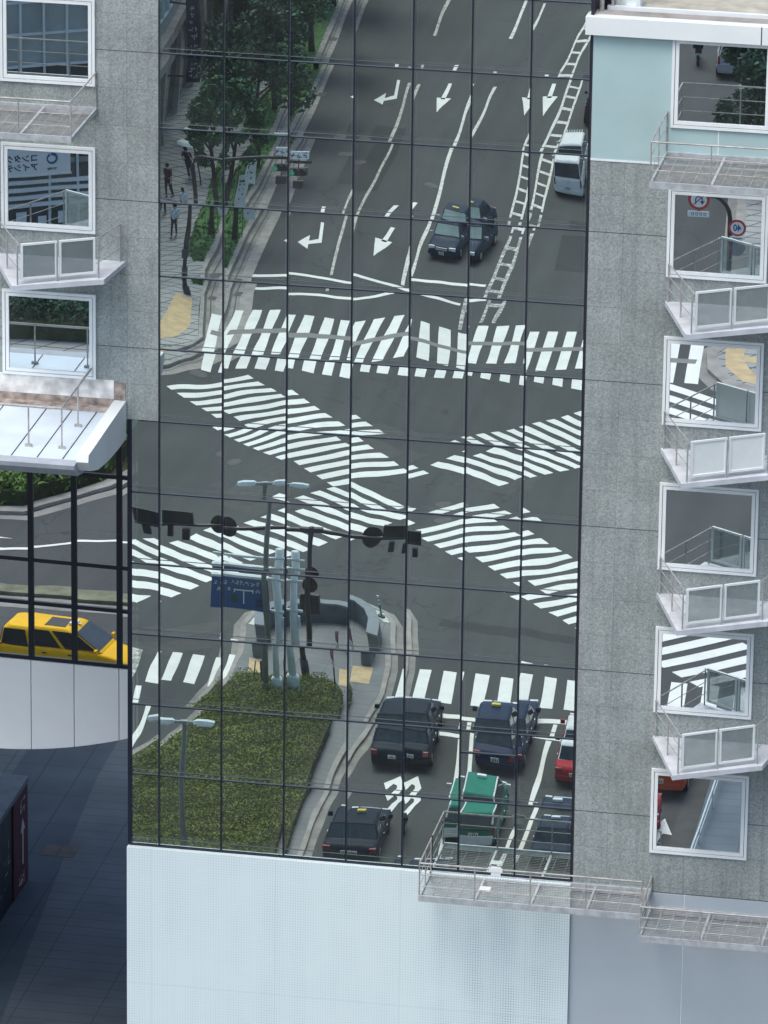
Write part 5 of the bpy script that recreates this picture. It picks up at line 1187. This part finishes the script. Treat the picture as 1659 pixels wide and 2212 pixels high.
def person(label, X, Y, rz, top, bottom, h=1.66, stride=.18, arm_up=False, long_coat=False, hair=True, group=None):
    t = thing('person', label, 'person', V((X, Y), .13), rz, group); s = h/1.66
    J = {'pelvis': ((0, 0, .90), .115), 'waist': ((0, 0, 1.04), .105), 'chest': ((.01, 0, 1.24), .13), 'neckb': ((.0, 0, 1.38), .07), 'neck': ((.015, 0, 1.44), .05), 'head': ((.03, 0, 1.54), .085), 'crown': ((.02, 0, 1.615), .07)}
    E = [('pelvis', 'waist'), ('waist', 'chest'), ('chest', 'neckb'), ('neckb', 'neck'), ('neck', 'head'), ('head', 'crown')]
    for sd_, sg_ in (('l', 1), ('r', -1)):
        f = stride*sg_
        J.update({'hip'+sd_: ((0, .085*sg_, .86), .085), 'knee'+sd_: ((f*.55+.03, .09*sg_, .47), .058), 'ank'+sd_: ((f-.02, .09*sg_, .085), .036), 'toe'+sd_: ((f+.13, .1*sg_, .035), .03)})
        E += [('pelvis', 'hip'+sd_), ('hip'+sd_, 'knee'+sd_), ('knee'+sd_, 'ank'+sd_), ('ank'+sd_, 'toe'+sd_)]
        if arm_up and sd_ == 'r': el, wr, dirv = (.10, .20*sg_, 1.10), (.20, .10*sg_, 1.26), Vector((.05, .1, .3))
        else: el, wr, dirv = (-.03-f*.4, .215*sg_, 1.10), (.02-f*.8, .225*sg_, .86), Vector((.1, 0, -1))
        J.update({'sh'+sd_: ((0, .165*sg_, 1.345), .058), 'el'+sd_: (el, .04), 'wr'+sd_: (wr, .027)})
        E += [('chest', 'sh'+sd_), ('sh'+sd_, 'el'+sd_), ('el'+sd_, 'wr'+sd_)]
        d = dirv.normalized(); side = d.cross(Vector((0, 1, 0))).normalized(); pw = Vector(wr)+d*.06; J['palm'+sd_] = (tuple(pw), .026); E.append(('wr'+sd_, 'palm'+sd_))
        for k in range(5):
            off_ = side*(.026*(k-1.6)); ln_ = (.05, .075, .082, .076, .06)[k]; base = pw+off_+d*(.015 if k else -.03); mid = base+d*ln_*.55+Vector((.008, -.012*sg_, 0)); tip = base+d*ln_+Vector((.014, -.03*sg_, 0))
            if k == 0: mid = base+side*(-.03)+d*.03; tip = mid+d*.03
            for q, pp, r in (('a', base, .010), ('b', mid, .009), ('c', tip, .008)): J['f%d%s%s' % (k, q, sd_)] = (tuple(pp), r)
            E += [('palm'+sd_, 'f%da%s' % (k, sd_)), ('f%da%s' % (k, sd_), 'f%db%s' % (k, sd_)), ('f%db%s' % (k, sd_), 'f%dc%s' % (k, sd_))]
    J = {k: (tuple(c*s for c in v[0]), v[1]*s) for k, v in J.items()}
    skin_mesh('body', J, E, SKIN, t)
    g = lambda ks, ex: {k: (J[k][0], J[k][1]+ex) for k in ks}
    up = ['chest', 'waist', 'neckb', 'shl', 'shr', 'ell', 'elr']; K = g(up, .018*s); K['hem'] = ((0, 0, .86*s), .135*s)
    E2 = [('chest', 'waist'), ('chest', 'neckb'), ('chest', 'shl'), ('chest', 'shr'), ('shl', 'ell'), ('shr', 'elr'), ('waist', 'hem')]
    if long_coat: K['low'] = ((0, 0, .45*s), .17*s); E2.append(('hem', 'low'))
    skin_mesh('shirt', K, E2, top, t)
    lo = ['pelvis', 'hipl', 'hipr', 'kneel', 'kneer', 'ankl', 'ankr']; K = g(lo, .016*s)
    skin_mesh('trousers', K, [('pelvis', 'hipl'), ('pelvis', 'hipr'), ('hipl', 'kneel'), ('hipr', 'kneer'), ('kneel', 'ankl'), ('kneer', 'ankr')], bottom, t)
    for sd_ in 'lr':
        p = Vector(J['ank'+sd_][0]); b = MB(); b.loft([[(p.x-.07, p.y-.035, 0), (p.x-.07, p.y+.035, 0), (p.x-.06, p.y+.03, .08), (p.x-.06, p.y-.03, .08)], [(p.x+.06, p.y-.045, 0), (p.x+.06, p.y+.045, 0), (p.x+.05, p.y+.035, .07), (p.x+.05, p.y-.035, .07)], [(p.x+.19, p.y-.035, 0), (p.x+.19, p.y+.035, 0), (p.x+.18, p.y+.03, .04), (p.x+.18, p.y-.03, .04)]]); b.build('shoe', SHOE, t)
    hc = Vector(J['head'][0]); b = MB(); b.ball((hc.x-.018, 0, hc.z+.035), .108*s, 14, 1.1); hr = b.build('hair', HAIR, t, True)
    b = MB(); b.ball((hc.x+.088*s, 0, hc.z-.005), .016*s, 8, 1.3); b.build('nose', SKIN, t)
    b = MB(); [b.ball((hc.x+.078*s, sy*.032*s, hc.z+.022), .009*s, 8) for sy in (-1, 1)]; b.build('eye', HAIR, t)
    b = MB(); b.box(hc.x+.070*s, hc.x+.082*s, -.022*s, .022*s, hc.z-.045, hc.z-.037); b.build('mouth', CL_RED, t)
    b = MB(); [b.ball((hc.x-.005, sy*.088*s, hc.z), .022*s, 8, 1.4) for sy in (-1, 1)]; b.build('ear', SKIN, t)
    return t
person('person in long dark navy clothes walking under a white parasol on the left pavement', -21.1, 99.9, math.radians(70), CL_NAVY, CL_NAVY, 1.64, .16, True, True)
person('person in a patterned white top and dark trousers beside the signal mast', -20.0, 92.4, math.radians(95), CL_WHITE, CL_DK, 1.68, .2)
person('person in a dark red top and dark trousers near the shop front', -21.5, 96.0, math.radians(110), CL_RED, CL_DK, 1.62, .14)
t = thing('parasol', 'open white parasol held over the person in navy', 'umbrella', V((-21.0, 99.72), .13+1.2))
b = MB(); b.tube([(0, 0, 0), (0, 0, .92)], .010, 6); b.build('shaft', DARKM, t)
b = MB(); N = 16; rr = [(0, .95), (.2, .92), (.38, .82), (.50, .67)]
vs = [(r*math.cos(2*PI*j/N)*(1 if j % 2 == 0 else .96), r*math.sin(2*PI*j/N)*(1 if j % 2 == 0 else .96), z) for r, z in rr for j in range(N)]
b.add(vs, [(i*N+j, i*N+(j+1) % N, (i+1)*N+(j+1) % N, (i+1)*N+j) for i in range(3) for j in range(N)]); b.build('canopy', WHITEP, t)
b = MB(); b.tube([(0, 0, -.03), (0, 0, .08)], .018, 8); b.build('handle', BARK, t)
